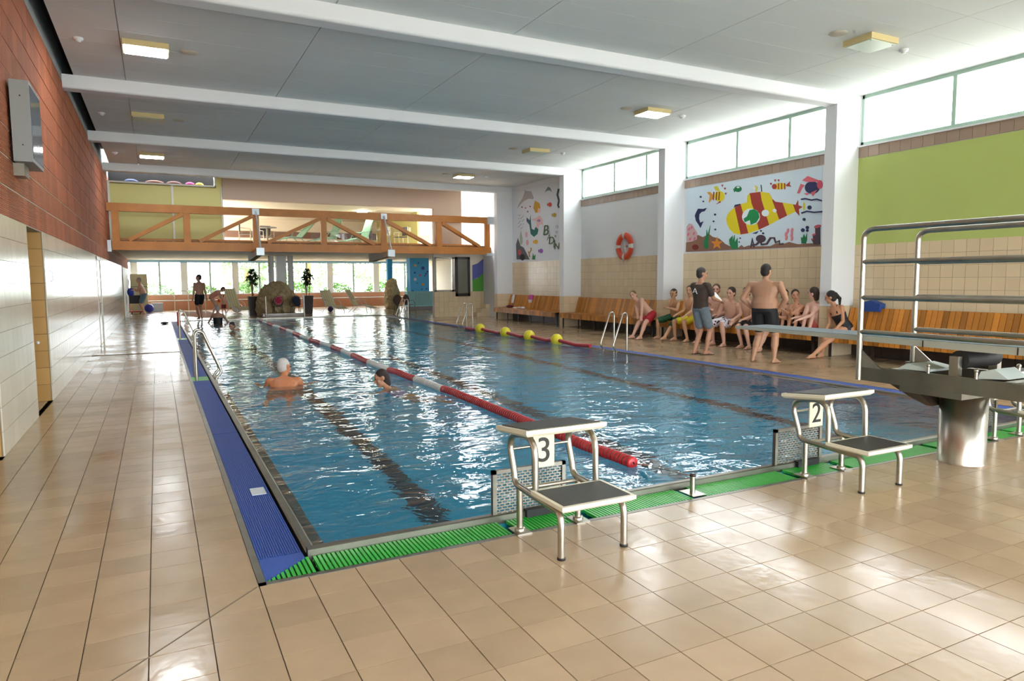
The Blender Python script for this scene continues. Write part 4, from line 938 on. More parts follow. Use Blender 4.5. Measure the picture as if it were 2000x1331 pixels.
for x, w_ in ((4.1, 'dotted bag'), (5.68, 'dark clothes')):
    tag(MB().tube([(x, 30.95, 0), (x, 30.95, .9)], .03, 10).build('plinth_post', m_steel), 'steel post on the rock side nearest the chair with the '+w_, 'post', 'posts at the rock')
# potted plants
def potted(x, y, lb, seed):
    t = thing('potted_plant', lb, 'plant', (x, y, 0), 'potted plants beside the rock')
    part(MB().prism([(-.17, -.17), (.17, -.17), (.17, .17), (-.17, .17)], 0, 1, lambda u, v, h: V((x+u*(1+.32*h), y+v*(1+.32*h), .85*h))), 'pot', M('dark_brown_pot', '#3d302b', .5), t)
    part(MB().box((x-.2, y-.2, .84), (x+.2, y+.2, .87)), 'soil', M('pale_gravel', '#b9ab98', .9), t)
    rr = random.Random(seed)
    for i in range(3):
        a = rr.uniform(-.08, .08); part(MB().tube([(x+a, y+a*.5, .85), (x+a*1.4, y, 1.3), (x+a*2.2, y, 1.65+.1*i)], .018, 6), 'stem', m_wood_d, t)
    mb = MB()
    for hd in ((0, 0, 1.95), (-.1, .05, 1.65), (.12, -.05, 1.72), (.02, 0, 1.45)):
        for i in range(85):
            a = rr.uniform(0, 6.283); el = rr.uniform(-.5, 1.1); d = V((math.cos(a)*math.cos(el), math.sin(a)*math.cos(el), math.sin(el))); l_ = rr.uniform(.2, .36)
            p = V((x, y, 0))+V(hd); m1 = p+d*l_*.55+V((0, 0, .03)); e = p+d*l_+V((0, 0, -.08)); sd = d.cross(V((0, 0, 1))).normalized()*.032
            mb.add([p, m1-sd, e, m1+sd], [(0, 1, 2, 3)])
    part(mb, 'leaves', m_leaf2, t)['kind'] = 'stuff'
potted(3.9, 33.5, 'potted plant in a tall dark pot left of the rock, before the lounger', 3)
potted(6.35, 33.6, 'potted plant in a tall dark pot between the rock and two loungers', 8)
# loungers
m_web = M('cream_striped_web', '#dcd6b4', .7); m_wfr = M('white_lounger_frame', '#e2e4e2', .4)
nt = m_web.node_tree; wv2 = nt.nodes.new('ShaderNodeTexWave'); wv2.bands_direction = 'X'; wv2.inputs['Scale'].default_value = 2.6
tc2 = [n for n in nt.nodes if n.type == 'TEX_COORD'][0]; nt.links.new(tc2.outputs['Object'], wv2.inputs['Vector'])
mi = nt.nodes.new('ShaderNodeMixRGB'); mi.inputs[1].default_value = (*lin('#dfe0d6'), 1); mi.inputs[2].default_value = (*lin('#d6c66e'), 1); nt.links.new(wv2.outputs['Fac'], mi.inputs[0]); nt.links.new(mi.outputs[0], nt.nodes['Principled BSDF'].inputs['Base Color'])
def lounger(x, y, rz, lb, web, fr, steep=1.0, z=0, name='sun_lounger', grp='loungers beyond the pool'):
    t = thing(name, lb, 'lounger', (x, y, z), grp, rz)
    a = [(0, -.9, .22), (0, -.35, .36), (0, .05, .34)]; bk = [(0, .05, .34), (0, .05+.42/steep, .34+.75*steep)]
    for nm, pts in (('leg_rest', a), ('backrest', bk)):
        mb = MB()
        for i in range(len(pts)-1): mb.bar(pts[i], pts[i+1], .54, .03)
        local(mb, nm, web, t)
    for s in (-.29, .29):
        local(MB().tube([(s, -.92, .21), (s, -.35, .36), (s, .05, .34), (s, .07+.42/steep, .36+.77*steep)], .018, 8), 'side_rail', fr, t)
        local(MB().tube([(s, .3, .75)] + bend((s, .1, .62), (s, -.3, .66), (s, -.38, .36), 5), .016, 8), 'armrest', fr, t)
        local(MB().tube([(s, -.55, .31), (s, -.62, .0)], .016, 8), 'leg', fr, t); local(MB().tube([(s, .0, .34), (s, .35, .0)], .016, 8), 'leg', fr, t)
    return t
p = onz(462, 617); lounger(p.x+.1, p.y+1.5, .5, 'cream striped lounger with raised back left of the potted plants', m_web, m_wfr, 1.15)
p = onz(650, 612); lounger(p.x, p.y+.3, .45, 'cream lounger right of the potted plants with a bag behind it', m_web, m_wfr)
p = onz(688, 611); lounger(p.x+.3, p.y+.2, .95, 'cream lounger turned sideways nearest the narrow rock', m_web, m_wfr)
tag(MB().ball((ony(646, 586, 34.6).x, 34.7, .14), (.14, .12, .14)).build('swim_bag', M('violet_cloth', '#3a2f66', .8)), 'dark violet bag standing behind the cream lounger', 'bag')
# bistro chairs
m_chr = M('dark_wire_chair', '#3b2f2b', .45, metal=.4); m_wick = M('brown_wicker', '#6b5347', .7)
def bistro(x, y, rz, lb, seat=None, pad=None):
    t = thing('bistro_chair', lb, 'chair', (x, y, 0), 'round backed chairs', rz)
    for sx, sy in ((-.18, -.18), (.18, -.18), (-.18, .18), (.18, .18)): local(MB().tube([(sx*.9, sy*.9, .44), (sx*1.15, sy*1.15, 0)], .012, 6), 'leg', m_chr, t)
    local(MB().lathe([(0, .43), (.22, .43), (.22, .45), (0, .45)], seg=18), 'seat', m_wick, t)
    ring = [(.2*math.cos(a), .21+.02*math.sin(a), .68+.23*math.sin(a)) for a in [2*math.pi*i/16 for i in range(17)]]
    local(MB().tube(ring, .012, 6), 'back_frame', m_chr, t)
    q = MB(); n = 16; q.add([(.185*math.cos(2*math.pi*i/n), .212, .68+.215*math.sin(2*math.pi*i/n)) for i in range(n)]+[(.185*math.cos(2*math.pi*i/n), .200, .68+.215*math.sin(2*math.pi*i/n)) for i in range(n)], [tuple(range(n)), tuple(range(2*n-1, n-1, -1))]+[(i, (i+1)%n, n+(i+1)%n, n+i) for i in range(n)])
    local(q, 'backrest', pad or m_wick, t)
    for s in (-1, 1): local(MB().tube([(s*.19, .2, .62), (s*.24, 0, .66), (s*.2, -.18, .45)], .010, 6), 'armrest', m_chr, t)
m_rd = M('red_dotted_cloth', '#b02b45', .8)
nt = m_rd.node_tree; vo = nt.nodes.new('ShaderNodeTexVoronoi'); vo.inputs['Scale'].default_value = 16; vo.inputs['Randomness'].default_value = 0.1
tc3 = [n for n in nt.nodes if n.type == 'TEX_COORD'][0]; nt.links.new(tc3.outputs['Object'], vo.inputs['Vector']); lt = nt.nodes.new('ShaderNodeMath'); lt.operation = 'LESS_THAN'; lt.inputs[1].default_value = .3; nt.links.new(vo.outputs['Distance'], lt.inputs[0])
mi = nt.nodes.new('ShaderNodeMixRGB'); mi.inputs[1].default_value = (*lin('#b02b45'), 1); mi.inputs[2].default_value = (*lin('#f0dcdc'), 1); nt.links.new(lt.outputs[0], mi.inputs[0]); nt.links.new(mi.outputs[0], nt.nodes['Principled BSDF'].inputs['Base Color'])
p = onz(540, 618); bistro(p.x, 31.45, math.pi, 'dark chair with a red dotted bag on its round back, before the rock'); bistro(p.x+.75, 31.5, math.pi, 'dark chair with dark clothes on its round back, before the rock')
tag(MB().ball((p.x, 31.22, .72), (.19, .06, .2), 14, 10).build('swim_bag', m_rd), 'red bag with white dots hanging on a chair before the rock', 'bag')
tag(MB().ball((p.x+.75, 31.25, .70), (.16, .06, .17), 12, 8).ball((p.x+.8, 31.2, .55), (.14, .06, .1), 10, 6).build('clothes_bundle', M('navy_cloth', '#262f45', .8)), 'dark clothes hanging on the chair right of the dotted bag', 'clothing')
p = onz(775, 617); bistro(p.x+.3, p.y+.5, 2.4, 'brown wicker bistro chair behind the far pool ladder'); bistro(p.x+.9, p.y+.9, 2.0, 'brown wicker bistro chair nearest the teal radiator cover')
# blue painted columns, radiator cover
m_sb = M('sky_blue_paint', '#3fa3dc', .6)
bc = thing('painted_column', 'wide sky blue column painted with small sea animals', 'column', (12.4, 35.5, 0))
xa, xb = ony(801, 540, 35.2).x, ony(838, 540, 35.2).x
part(MB().box((xa, 35.2, 0), (xb, 35.8, ZL)), 'shaft', m_sb, bc)
rr = random.Random(2)
for px, py, r, c_ in ((811, 519, .09, '#d9a23a'), (826, 524, .10, '#394f9a'), (810, 533, .05, '#1f3e86'), (820, 538, .09, '#cc4b56'), (811, 546, .08, '#d7c4dc'), (826, 556, .07, '#c79a36'), (832, 535, .05, '#1f3e86'), (835, 531, .05, '#1f3e86'), (830, 539, .04, '#1f3e86'), (833, 564, .04, '#1f3e86'), (824, 565, .04, '#1f6e9a'), (815, 553, .04, '#1f6e9a'), (817, 514, .04, '#1f3e86'), (806, 569, .05, '#235a8a')):
    q = ony(px, py, 35.2); n = 10; star = c_ in ('#cc4b56', '#d9a23a')
    part(MB().prism([(q.x+(r if (i % 2 == 0 or not star) else r*.5)*math.cos(2*math.pi*i/n), q.z+(r if (i % 2 == 0 or not star) else r*.5)*math.sin(2*math.pi*i/n)) for i in range(n)], 35.19, 35.2, lambda u, v, h: V((u, h, v))), 'painted_animal', paint(c_), bc)
xs1 = ony(761, 540, 37.6).x; tag(MB().box((xs1-.14, 37.5, 0), (xs1+.14, 37.78, ZL)).build('painted_column', m_sb), 'slim sky blue column behind the narrow rock', 'column')
m_teal = M('teal_paint', '#6fa9ad', .45)
rc = thing('radiator_cover', 'teal ribbed cabinet in front of the blue painted column', 'cabinet', (12.2, 34.5, 0))
xa, xb = ony(796, 590, 34.4).x, ony(849, 590, 34.4).x
part(MB().box((xa, 34.4, .18), (xb, 34.9, .92)), 'body', m_teal, rc)
n = 14
for i in range(n): x = xa+.42+(xb-xa-.45)*i/n; part(MB().box((x, 34.37, .24), (x+.05, 34.4, .88)), 'rib', m_teal, rc)
part(MB().box((xa-.02, 34.37, .92), (xb, 34.92, .96)), 'top', m_teal, rc); part(MB().box((xa+.05, 34.42, 0), (xb-.1, 34.85, .18)), 'base', m_dk, rc)
# left end: cupboard, trolley, ball
cb = thing('cupboard', 'beige two door cupboard against the far window', 'cupboard', (-.9, 40.6, 0))
part(MB().box((-1.2, 40.4, 0), (-.42, 40.9, 1.95)), 'body', M('beige_laminate', '#c9bf96', .5), cb); part(MB().box((-1.2, 40.39, 1.28), (-.42, 40.4, 1.30)), 'gap', m_dk, cb)
tr_ = thing('cleaning_trolley', 'dark cleaning trolley with blue bag beside the old man', 'trolley', (-.95, 38.3, 0))
part(MB().box((-1.2, 38.0, .5), (-.7, 38.6, .9)), 'bin', M('black_bin', '#20232a', .6), tr_); part(MB().ball((-1.12, 38.1, 1.05), (.16, .16, .22)), 'blue_bag', M('blue_bag', '#2438a8', .5), tr_)
part(MB().tube([(-1.2, 38.1, .1), (-1.2, 38.1, 1.7)], .02, 6), 'broom_handle', m_dk, tr_); part(MB().box((-1.22, 37.98, .08), (-.66, 38.62, .14)), 'tray', M('red_tray', '#a83434', .5), tr_)
for x in (-1.12, -.76):
    for y in (38.1, 38.5): part(MB().lathe([(0, -.02), (.06, -.02), (.06, .02), (0, .02)], (x, y, .06), axis='x', seg=12), 'wheel', m_rub, tr_)
tag(MB().ball((-.38, 39.2, .22), .22, 18, 12).build('gym_ball', M('blue_ball', '#3138a0', .4)), 'dark blue exercise ball behind the old man', 'ball')
tag(MB().box((-.3, 40.2, .0), (.25, 40.5, .45)).build('wheelchair_box', M('white_crate', '#d4d8da', .5)), 'pale crate standing by the terracotta wall near the old man', 'crate')
for i, (px, lb) in enumerate(((352, 'thin steel gate rail left of the walking man'), (412, 'thin steel gate rail behind the bending woman'))):
    p = onz(px, 607); t = thing('gate_rail', lb, 'rail', (p.x, p.y, 0), 'rails at the children pool')
    part(MB().tube([(p.x-.25, p.y, 0), (p.x-.25, p.y, .95)] + bend((p.x-.25, p.y, 1.0), (p.x-.2, p.y, 1.05), (p.x, p.y, 1.05), 4) + bend((p.x+.3, p.y, 1.05), (p.x+.42, p.y, 1.05), (p.x+.42, p.y, .95), 4) + [(p.x+.42, p.y, 0)], .022, 8), 'rail', m_steel, t)
# children's pool on the far floor
tag(MB().prism([(1.7, 32.2), (2.3, 32.4), (2.5, 36), (2.3, 39.2), (1.2, 39.2), (.9, 35)], -.004, .006, lambda u, v, h: V((u, v, h))).build('paddling_pool', M('paddling_water', '#9cc6d6', .05)), 'shallow pale blue paddling pool beyond the swimming pool', 'pool')
t = thing('beach_ball', 'red and white beach ball beside the child', 'ball', (3.45, 36.2, .25)); local(MB().ball((0, 0, 0), .24, 16, 10), 'white_panel', m_white, t); local(MB().ball((.05, -.06, .05), (.2, .2, .15), 12, 8), 'red_panel', m_red, t)
tag(MB().ball((.20, 28.3, .045), (.14, .22, .045), 10, 6).build('bathing_shoes', M('dark_shoes', '#3a2f2a', .7)), 'dark sandals left on the walkway by the far grating', 'shoes')
# ------------------------------------------------------------------ gallery furniture
ZG = ZL+.18
m_glg = M('green_lounger_plastic', '#7fae93', .5)
for x, st_, lb in ((5.0, .75, 'green plastic lounger reclining on the gallery'), (6.35, 1.25, 'green plastic lounger with upright back on the gallery'), (7.6, 1.2, 'green plastic lounger at the right of the gallery row')):
    lounger(x, 28.2, -1.3, lb, m_glg, m_glg, st_, ZG, 'gallery_lounger', 'green loungers on the gallery')
def cafe_table(x, y, lb):
    t = thing('cafe_table', lb, 'table', (x, y, ZG), 'tables on the gallery')
    local(MB().lathe([(0, .70), (.36, .70), (.36, .73), (0, .73)], seg=20), 'table_top', M('grey_table', '#8f8f8c', .3), t); local(MB().tube([(0, 0, .02), (0, 0, .7)], .035, 8), 'stem', m_steel_d, t); local(MB().lathe([(0, 0), (.22, 0), (.2, .03), (0, .03)], seg=16), 'base', m_steel_d, t)
def cafe_chair(x, y, rz, lb):
    t = thing('cafe_chair', lb, 'chair', (x, y, ZG), 'chairs on the gallery', rz)
    local(MB().box((-.2, -.2, .42), (.2, .2, .45)), 'seat', m_dk, t); local(MB().box((-.2, .17, .5), (.2, .2, .85)), 'backrest', m_dk, t)
    for sx in (-.21, .21):
        local(MB().tube([(sx, .2, .86), (sx, .2, .42), (sx, .22, 0)], .012, 6), 'leg', m_steel, t); local(MB().tube([(sx, -.19, 0), (sx, -.2, .62), (sx, .15, .66)], .012, 6), 'leg', m_steel, t)
cafe_chair(3.05, 27.9, 1.4, 'dark cafe chair at the left of the gallery'); cafe_table(3.9, 28.3, 'round table at the left of the gallery'); cafe_chair(4.0, 29.1, .2, 'dark cafe chair behind the left gallery table')
cafe_table(8.5, 28.4, 'round table at the right of the gallery'); cafe_chair(9.1, 27.8, -1.4, 'dark cafe chair at the right gallery table'); cafe_chair(8.2, 29.2, .3, 'dark cafe chair behind the right gallery table')
sr = thing('stair_railing', 'grey steel stair railing at the right end of the gallery', 'railing', (11.5, 28.5, ZG))
for i in range(9): part(MB().tube([(11.3+.16*i, 28.6, ZG), (11.3+.16*i, 28.6, ZG+1.0)], .012, 6), 'baluster', m_steel_d, sr)
part(MB().tube([(11.25, 28.6, ZG+1.0), (12.7, 28.6, ZG+1.0)], .022, 8), 'handrail', m_steel_d, sr)
# ------------------------------------------------------------------ people
SKIN = {}
def skin_mat(c):
    if c not in SKIN: SKIN[c] = M('skin_'+c.lstrip('#'), c, .5, noise=(9, .05))
    return SKIN[c]
def remeshed(mb, voxel, smooth=3):
    me = mb.mesh('tmp'); o = bpy.data.objects.new('tmp', me); col.objects.link(o)
    m_ = o.modifiers.new('r', 'REMESH'); m_.mode = 'VOXEL'; m_.voxel_size = voxel; m_.use_smooth_shade = True
    if smooth: s_ = o.modifiers.new('s', 'SMOOTH'); s_.factor = .5; s_.iterations = smooth
    dg = bpy.context.evaluated_depsgraph_get(); out = bpy.data.meshes.new_from_object(o.evaluated_get(dg))
    bpy.data.objects.remove(o); bpy.data.meshes.remove(me); return out
def frame(d, side):
    d = d.normalized(); s = (side-d*side.dot(d))
    s = s.normalized() if s.length > 1e-4 else d.orthogonal().normalized()
    return s, s.cross(d)
def loft(mb, rings, side, seg=16):
    """rings: (centre, half width along side, half depth); closed ends rounded by tiny rings"""
    vs = []; n = len(rings); cs = [V(r[0]) for r in rings]
    for i, (c, a, b) in enumerate(rings):
        d = cs[min(i+1, n-1)]-cs[max(i-1, 0)]; s, t = frame(d, side)
        for k in range(seg): q = 2*math.pi*k/seg; vs.append(V(c)+s*(a*math.cos(q))+t*(b*math.sin(q)))
    fs = [(i*seg+k, i*seg+(k+1)%seg, (i+1)*seg+(k+1)%seg, (i+1)*seg+k) for i in range(n-1) for k in range(seg)]
    fs += [tuple(range(seg-1, -1, -1)), tuple((n-1)*seg+k for k in range(seg))]
    mb.add(vs, fs)
def cap(mb, p0, p1, r0, r1, flat=1.0, side=None, seg=12):
    p0, p1 = V(p0), V(p1); d = p1-p0; L_ = d.length
    if L_ < 1e-5: return
    u = d/L_; side = side or V((.3, .5, .8)); rings = []
    for a in (-80, -50, -20): q = math.radians(a); rings.append((p0+u*r0*math.sin(q), r0*math.cos(q), r0*math.cos(q)*flat))
    rings.append((p0, r0, r0*flat)); rings.append((p1, r1, r1*flat))
    for a in (20, 50, 80): q = math.radians(a); rings.append((p1+u*r1*math.sin(q), r1*math.cos(q), r1*math.cos(q)*flat))
    loft(mb, rings, side, seg)
def ik(a, c, l1, l2, hint):
    a, c = V(a), V(c); d = c-a; L_ = d.length
    if L_ > (l1+l2)*.999: c = a+d*((l1+l2)*.999/L_); d = c-a; L_ = d.length
    x = (l1*l1-l2*l2+L_*L_)/(2*L_); h = math.sqrt(max(0, l1*l1-x*x)); u = d/L_
    hv = V(hint); hv = hv-u*hv.dot(u)
    hv = hv.normalized() if hv.length > 1e-4 else u.orthogonal().normalized()
    return a+u*x+hv*h, c
def hand(mb, w, d, pn, s, curl=.5):
    """palm and five fingers; w wrist, d direction, pn palm normal (towards which fingers curl)"""
    d = V(d).normalized(); pn = V(pn); pn = (pn-d*pn.dot(d)).normalized(); sd = d.cross(pn)
    loft(mb, [(w-d*.01*s, .026*s, .02*s), (w+d*.03*s, .036*s, .017*s), (w+d*.085*s, .042*s, .015*s), (w+d*.10*s, .034*s, .012*s)], sd, 10)
    for i, (off, ln) in enumerate(((-.031, .07), (-.011, .08), (.010, .076), (.030, .06))):
        b0 = w+d*.09*s+sd*off*s; d1 = (d+pn*curl*.6).normalized(); b1 = b0+d1*ln*.5*s; d2 = (d+pn*curl*1.8).normalized(); b2 = b1+d2*ln*.5*s
        cap(mb, b0, b1, .0098*s, .009*s, seg=8); cap(mb, b1, b2, .009*s, .0078*s, seg=8)
    t0 = w+d*.03*s-sd*.03*s; t1 = t0+(d*.6-sd*.7+pn*.35).normalized()*.045*s; t2 = t1+(d+pn*.4-sd*.15).normalized()*.035*s
    cap(mb, t0, t1, .013*s, .011*s, seg=8); cap(mb, t1, t2, .011*s, .0085*s, seg=8)
def person(label, pel, neck, head, face, right, ankles, wrists, knee_hint=((0,0,1),(0,0,1)), elbow_hint=((0,0,-1),(0,0,-1)), toes=None, s=1.0, fat=1.0, skin='#c99a80', hair='#3a2c22', hair_style='short',
           shorts=None, shorts_len=.6, top=None, suit=None, voxel=.010, head_up=None, fem=False, hand_dir=None, cap_mat=None, group=None, legs=True, extra=None, chest=1.0):
    """all points in world metres: pelvis centre, neck base, head centre, facing vector, body's right vector; ankles/wrists = (right, left)"""
    pel, neck, head, face = V(pel), V(neck), V(head), V(face).normalized(); R0 = V(right).normalized()
    base = V((pel.x, pel.y, 0)) if not legs else (V(ankles[0])+V(ankles[1]))*.5; base.z = min(V(ankles[0]).z, V(ankles[1]).z)-.07*s if legs else pel.z
    up = (neck-pel).normalized(); R_, fw = frame(up, R0); fw = -fw if fw.dot(V(face)) < -0.2 and False else fw
    fw = up.cross(R_)*-1; fw = R_.cross(up)*-1
    fwd = up.cross(R_)          # body's front
    mb = MB(); sh = MB(); tp = MB(); su = MB(); hr = MB()
    T = (neck-pel).length
    bend_c = lambda t: pel+up*(T*t)
    W = (.162 if not fem else .160)*s*min(fat, 1.35)
    tors = [(-.10, W*.70, .085*s*fat), (-.04, W*.98, .112*s*fat), (.08, W*1.0, .118*s*fat), (.28, W*(.90 if not fem else .78)*(1+(fat-1)*.7), .105*s*fat*(1+(fat-1)*.6)), (.45, W*.95*(1 if not fem else .88), .108*s*(1+(fat-1)*.7)),
            (.64, W*1.09*chest*(1 if not fem else .9), .118*s*chest), (.80, W*1.16*chest*(1 if not fem else .88), .103*s*chest), (.92, W*.98*(1 if not fem else .85), .078*s), (.98, W*.55, .060*s), (1.03, .056*s, .054*s)]
    rg = lambda k=0.0, lo=-9, hi=9: [(bend_c(t), a+k, b+k) for t, a, b in tors if lo <= t <= hi]
    loft(mb, rg(), R_, 20)
    # neck and head
    hu = V(head_up).normalized() if head_up else (head-neck+V((0, 0, .12))).normalized()
    cap(mb, neck-up*.02*s, head-hu*.05*s, .056*s*(1 if not fem else .86), .05*s*(1 if not fem else .88), seg=12)
    fc = (face-hu*face.dot(hu)).normalized(); hs = hu.cross(fc)*-1
    Mx = Matrix((hs, fc, hu)).transposed()
    k = s*1.06
    mb.ball(head+hu*.02*k-fc*.008*k, (.076*k, .095*k, .098*k), 16, 12, Mx); mb.ball(head-hu*.05*k+fc*.018*k, (.058*k, .070*k, .068*k), 14, 10, Mx)
    mb.ball(head-hu*.095*k+fc*.060*k, (.026*k, .024*k, .020*k), 10, 8, Mx)
    cap(mb, head+hu*.012*k+fc*.085*k, head-hu*.028*k+fc*.104*k, .010*k, .015*k, seg=8)
    for q in (-1, 1):
        mb.ball(head+hs*q*.077*k-hu*.005*k-fc*.012*k, (.012*k, .022*k, .032*k), 10, 8, Mx); mb.ball(head+hs*q*.036*k+hu*.028*k+fc*.076*k, (.026*k, .014*k, .010*k), 8, 6, Mx); mb.ball(head+hs*q*.042*k-hu*.03*k+fc*.060*k, (.022*k, .022*k, .022*k), 8, 6, Mx)
    # arms
    ua, fa = .285*s, .25*s
    for q, w, eh, hd_i in ((1, wrists[0], elbow_hint[0], 0), (-1, wrists[1], elbow_hint[1], 1)):
        sj = bend_c(.86)+R_*q*(W*1.16*chest*(1 if not fem else .88)-.012*s)
        if w is None: continue
        el, wr = ik(sj, w, ua, fa, eh); ar = (1+(fat-1)*.5)*(1 if not fem else .82)
        cap(mb, bend_c(.84)+R_*q*W*.7, sj, .060*s*ar, .060*s*ar); cap(mb, sj, sj.lerp(el, .45), .056*s*ar, .050*s*ar); cap(mb, sj.lerp(el, .4), el, .050*s*ar, .040*s*ar); cap(mb, el, el.lerp(wr, .35), .040*s*ar, .041*s*ar); cap(mb, el.lerp(wr, .3), wr, .041*s*ar, .027*s)
        dv = (wr-el).normalized(); pn = V((0, 0, -1)) if abs(dv.z) < .8 else fwd
        if hand_dir and hand_dir[hd_i]: dv = V(hand_dir[hd_i][0]).normalized(); pn = V(hand_dir[hd_i][1])
        hand(mb, wr, dv, pn, s*(.98 if not fem else .9))
        if top: cap(tp, bend_c(.86)+R_*q*W*.6, sj, .074*s, .072*s); cap(tp, sj, sj.lerp(el, .62), .070*s, .066*s)
    # legs
    th, sn = .45*s, .43*s
    if legs:
        for q, a, kh, i in ((1, ankles[0], knee_hint[0], 0), (-1, ankles[1], knee_hint[1], 1)):
            hj = pel+R_*q*.088*s*min(fat, 1.15)-up*.03*s
            kn, an = ik(hj, a, th, sn, kh); lr = (1+(fat-1)*.7)
            cap(mb, hj, hj.lerp(kn, .5), .088*s*lr, .074*s*lr); cap(mb, hj.lerp(kn, .45), kn, .075*s*lr, .054*s*lr); cap(mb, kn, kn.lerp(an, .4), .052*s*lr, .054*s*lr)
            calf = (an-kn).normalized(); bk = V(kh); bk = -(bk-calf*bk.dot(calf)).normalized()
            cap(mb, kn.lerp(an, .15)+bk*.012*s, kn.lerp(an, .48)+bk*.012*s, .047*s*lr, .046*s*lr); cap(mb, kn.lerp(an, .35), an, .050*s*lr, .034*s)
            td = V(toes[i]).normalized() if toes else fwd
            hl = an-V((0, 0, .045*s))-td*.035*s
            cap(mb, an, hl, .034*s, .030*s); cap(mb, hl, an+td*.12*s-V((0, 0, .05*s)), .031*s, .028*s, .75, V((0, 0, 1)).cross(td)); cap(mb, an, an+td*.10*s-V((0, 0, .035*s)), .032*s, .026*s)
            sdv = V((0, 0, 1)).cross(td).normalized()
            for j in range(5): b0 = an+td*.12*s-V((0, 0, .058*s))+sdv*(j-2)*.017*s; cap(mb, b0, b0+td*(.045-.004*abs(j-1))*s, .011*s, .009*s, seg=8)
            if shorts:
                e = hj.lerp(kn, shorts_len); cap(sh, hj+up*.02*s, hj.lerp(kn, .5*shorts_len), .104*s*lr, .100*s*lr); cap(sh, hj.lerp(kn, .4*shorts_len), e, .100*s*lr, .094*s*lr)
            if suit: cap(su, hj+up*.05*s, hj.lerp(kn, .06), .092*s*lr, .092*s*lr)
    skm = skin_mat(skin); me = remeshed(mb, voxel); me.materials.append(skm)
    me.transform(Matrix.Translation(-base)); body = bpy.data.objects.new('person', me); col.objects.link(body); body.location = base
    tag(body, label, 'person', group)
    def child(mb_, nm, mat, vx=.013, sm=3):
        m2 = remeshed(mb_, vx, sm) if vx else mb_.mesh(nm); m2.materials.append(mat); m2.transform(Matrix.Translation(-base)); o = bpy.data.objects.new(nm, m2); col.objects.link(o); o.parent = body; return o
    if shorts:
        loft(sh, [(c, a+.014*s, b+.014*s) for c, a, b in rg(0, -.2, .2)], R_, 20); child(sh, 'swim_shorts', shorts)
    if top: loft(tp, rg(.014*s, -.05, .95), R_, 20); child(tp, 't_shirt', top)
    if suit:
        loft(su, rg(.007*s, -.2, .74), R_, 20)
        for q in (-1, 1): cap(su, bend_c(.72)+R_*q*.075*s+fwd*.095*s, bend_c(.97)+R_*q*.075*s+fwd*.02*s, .02*s, .018*s, seg=8); cap(su, bend_c(.97)+R_*q*.075*s+fwd*.01*s, bend_c(.70)+R_*q*.06*s-fwd*.09*s, .018*s, .02*s, seg=8)
        child(su, 'swimsuit', suit, .011)
    if hair_style:
        hm = cap_mat or M('hair_'+hair.lstrip('#'), hair, .6, bump=(120, .5))
        hr.ball(head+hu*.036*k-fc*.020*k, (.083*k, .094*k, .094*k), 16, 12, Mx); hr.ball(head-hu*.01*k-fc*.040*k, (.078*k, .070*k, .085*k), 14, 10, Mx)
        if hair_style == 'pony': cap(hr, head-fc*.10*k+hu*.05*k, head-fc*.15*k-hu*.06*k, .030*k, .032*k); cap(hr, head-fc*.15*k-hu*.05*k, head-fc*.11*k-hu*.24*k, .032*k, .014*k)
        if hair_style == 'bun': hr.ball(head-fc*.075*k+hu*.085*k, (.042*k,)*3, 10, 8)
        if hair_style == 'bob': cap(hr, head-fc*.05*k, head-fc*.055*k-hu*.10*k, .07*k, .05*k); 
        if hair_style == 'braid': cap(hr, head-fc*.09*k, head-fc*.09*k-hu*.18*k, .035*k, .02*k)
        child(hr, 'swim_cap' if cap_mat else 'hair', hm, .009, 2)
    for q in (-1, 1):
        e = MB().ball(head+hs*q*.034*k+hu*.012*k+fc*.084*k, (.014*k, .010*k, .008*k), 8, 6, Mx); child(e, 'eye', M('eye_dark', '#2a201c', .3), 0)
        e = MB().bar(head+hs*q*.018*k+hu*.036*k+fc*.092*k, head+hs*q*.052*k+hu*.034*k+fc*.082*k, .008*k, .007*k); child(e, 'eyebrow', M('brow', '#4a362a', .7), 0)
    e = MB().ball(head-hu*.062*k+fc*.084*k, (.024*k, .010*k, .007*k), 8, 6, Mx); child(e, 'mouth', M('lips', '#a0564e', .5), 0)
    return body
SEAT = .475; G_B = 'people on and before the bench'
def seated(label, hip, head_px, head_x, feet, wr, look, s=1.0, lift=0.0, **kw):
    """someone on the bench: hip (x, y); head from the photo column and row at depth head_x; feet as photo pixels or (x, y, z); wrists (x, y, z)"""
    pel = V((hip[0], hip[1], SEAT+.105*s)); he = onx(*head_px, head_x)
    he.z = min(he.z, pel.z+.72*s); d = he-pel; nk = pel+d*(.50*s/.68/s) if d.length > .4 else pel+d*.7
    d = (he-pel); he = pel+d.normalized()*min(d.length, .685*s); nk = pel+(he-V((0, 0, .02))-pel).normalized()*min(.505*s, (he-pel).length-.17*s)
    an = []
    for f in feet:
        q = onz(*f) if len(f) == 2 else V(f)
        if len(f) == 2: q = V((max(hip[0]-.72, min(q.x+.08, hip[0]-.34)), max(hip[1]-.42, min(q.y, hip[1]+.24)), .075*s))
        an.append(q)
    kh = kw.pop('knee_hint', ((-.7, 0, 1), (-.7, 0, 1)))
    return person(label, pel, nk, he, look, (0, 1, 0), an, [V(w) if w else None for w in wr], knee_hint=kh, s=s, group=G_B, toes=kw.pop('toes', ((-1, .15, 0), (-1, -.15, 0))), **kw)
c_red = M('red_shorts', '#a8182a', .7); c_grn = M('green_leaf_shorts', '#1f5a35', .7, noise=(30, .8)); c_yel = M('yellow_shorts', '#e6d22c', .7); c_blk = M('black_shorts', '#15151a', .7); c_dot = M('white_patterned_shorts', '#d9d2da', .7)
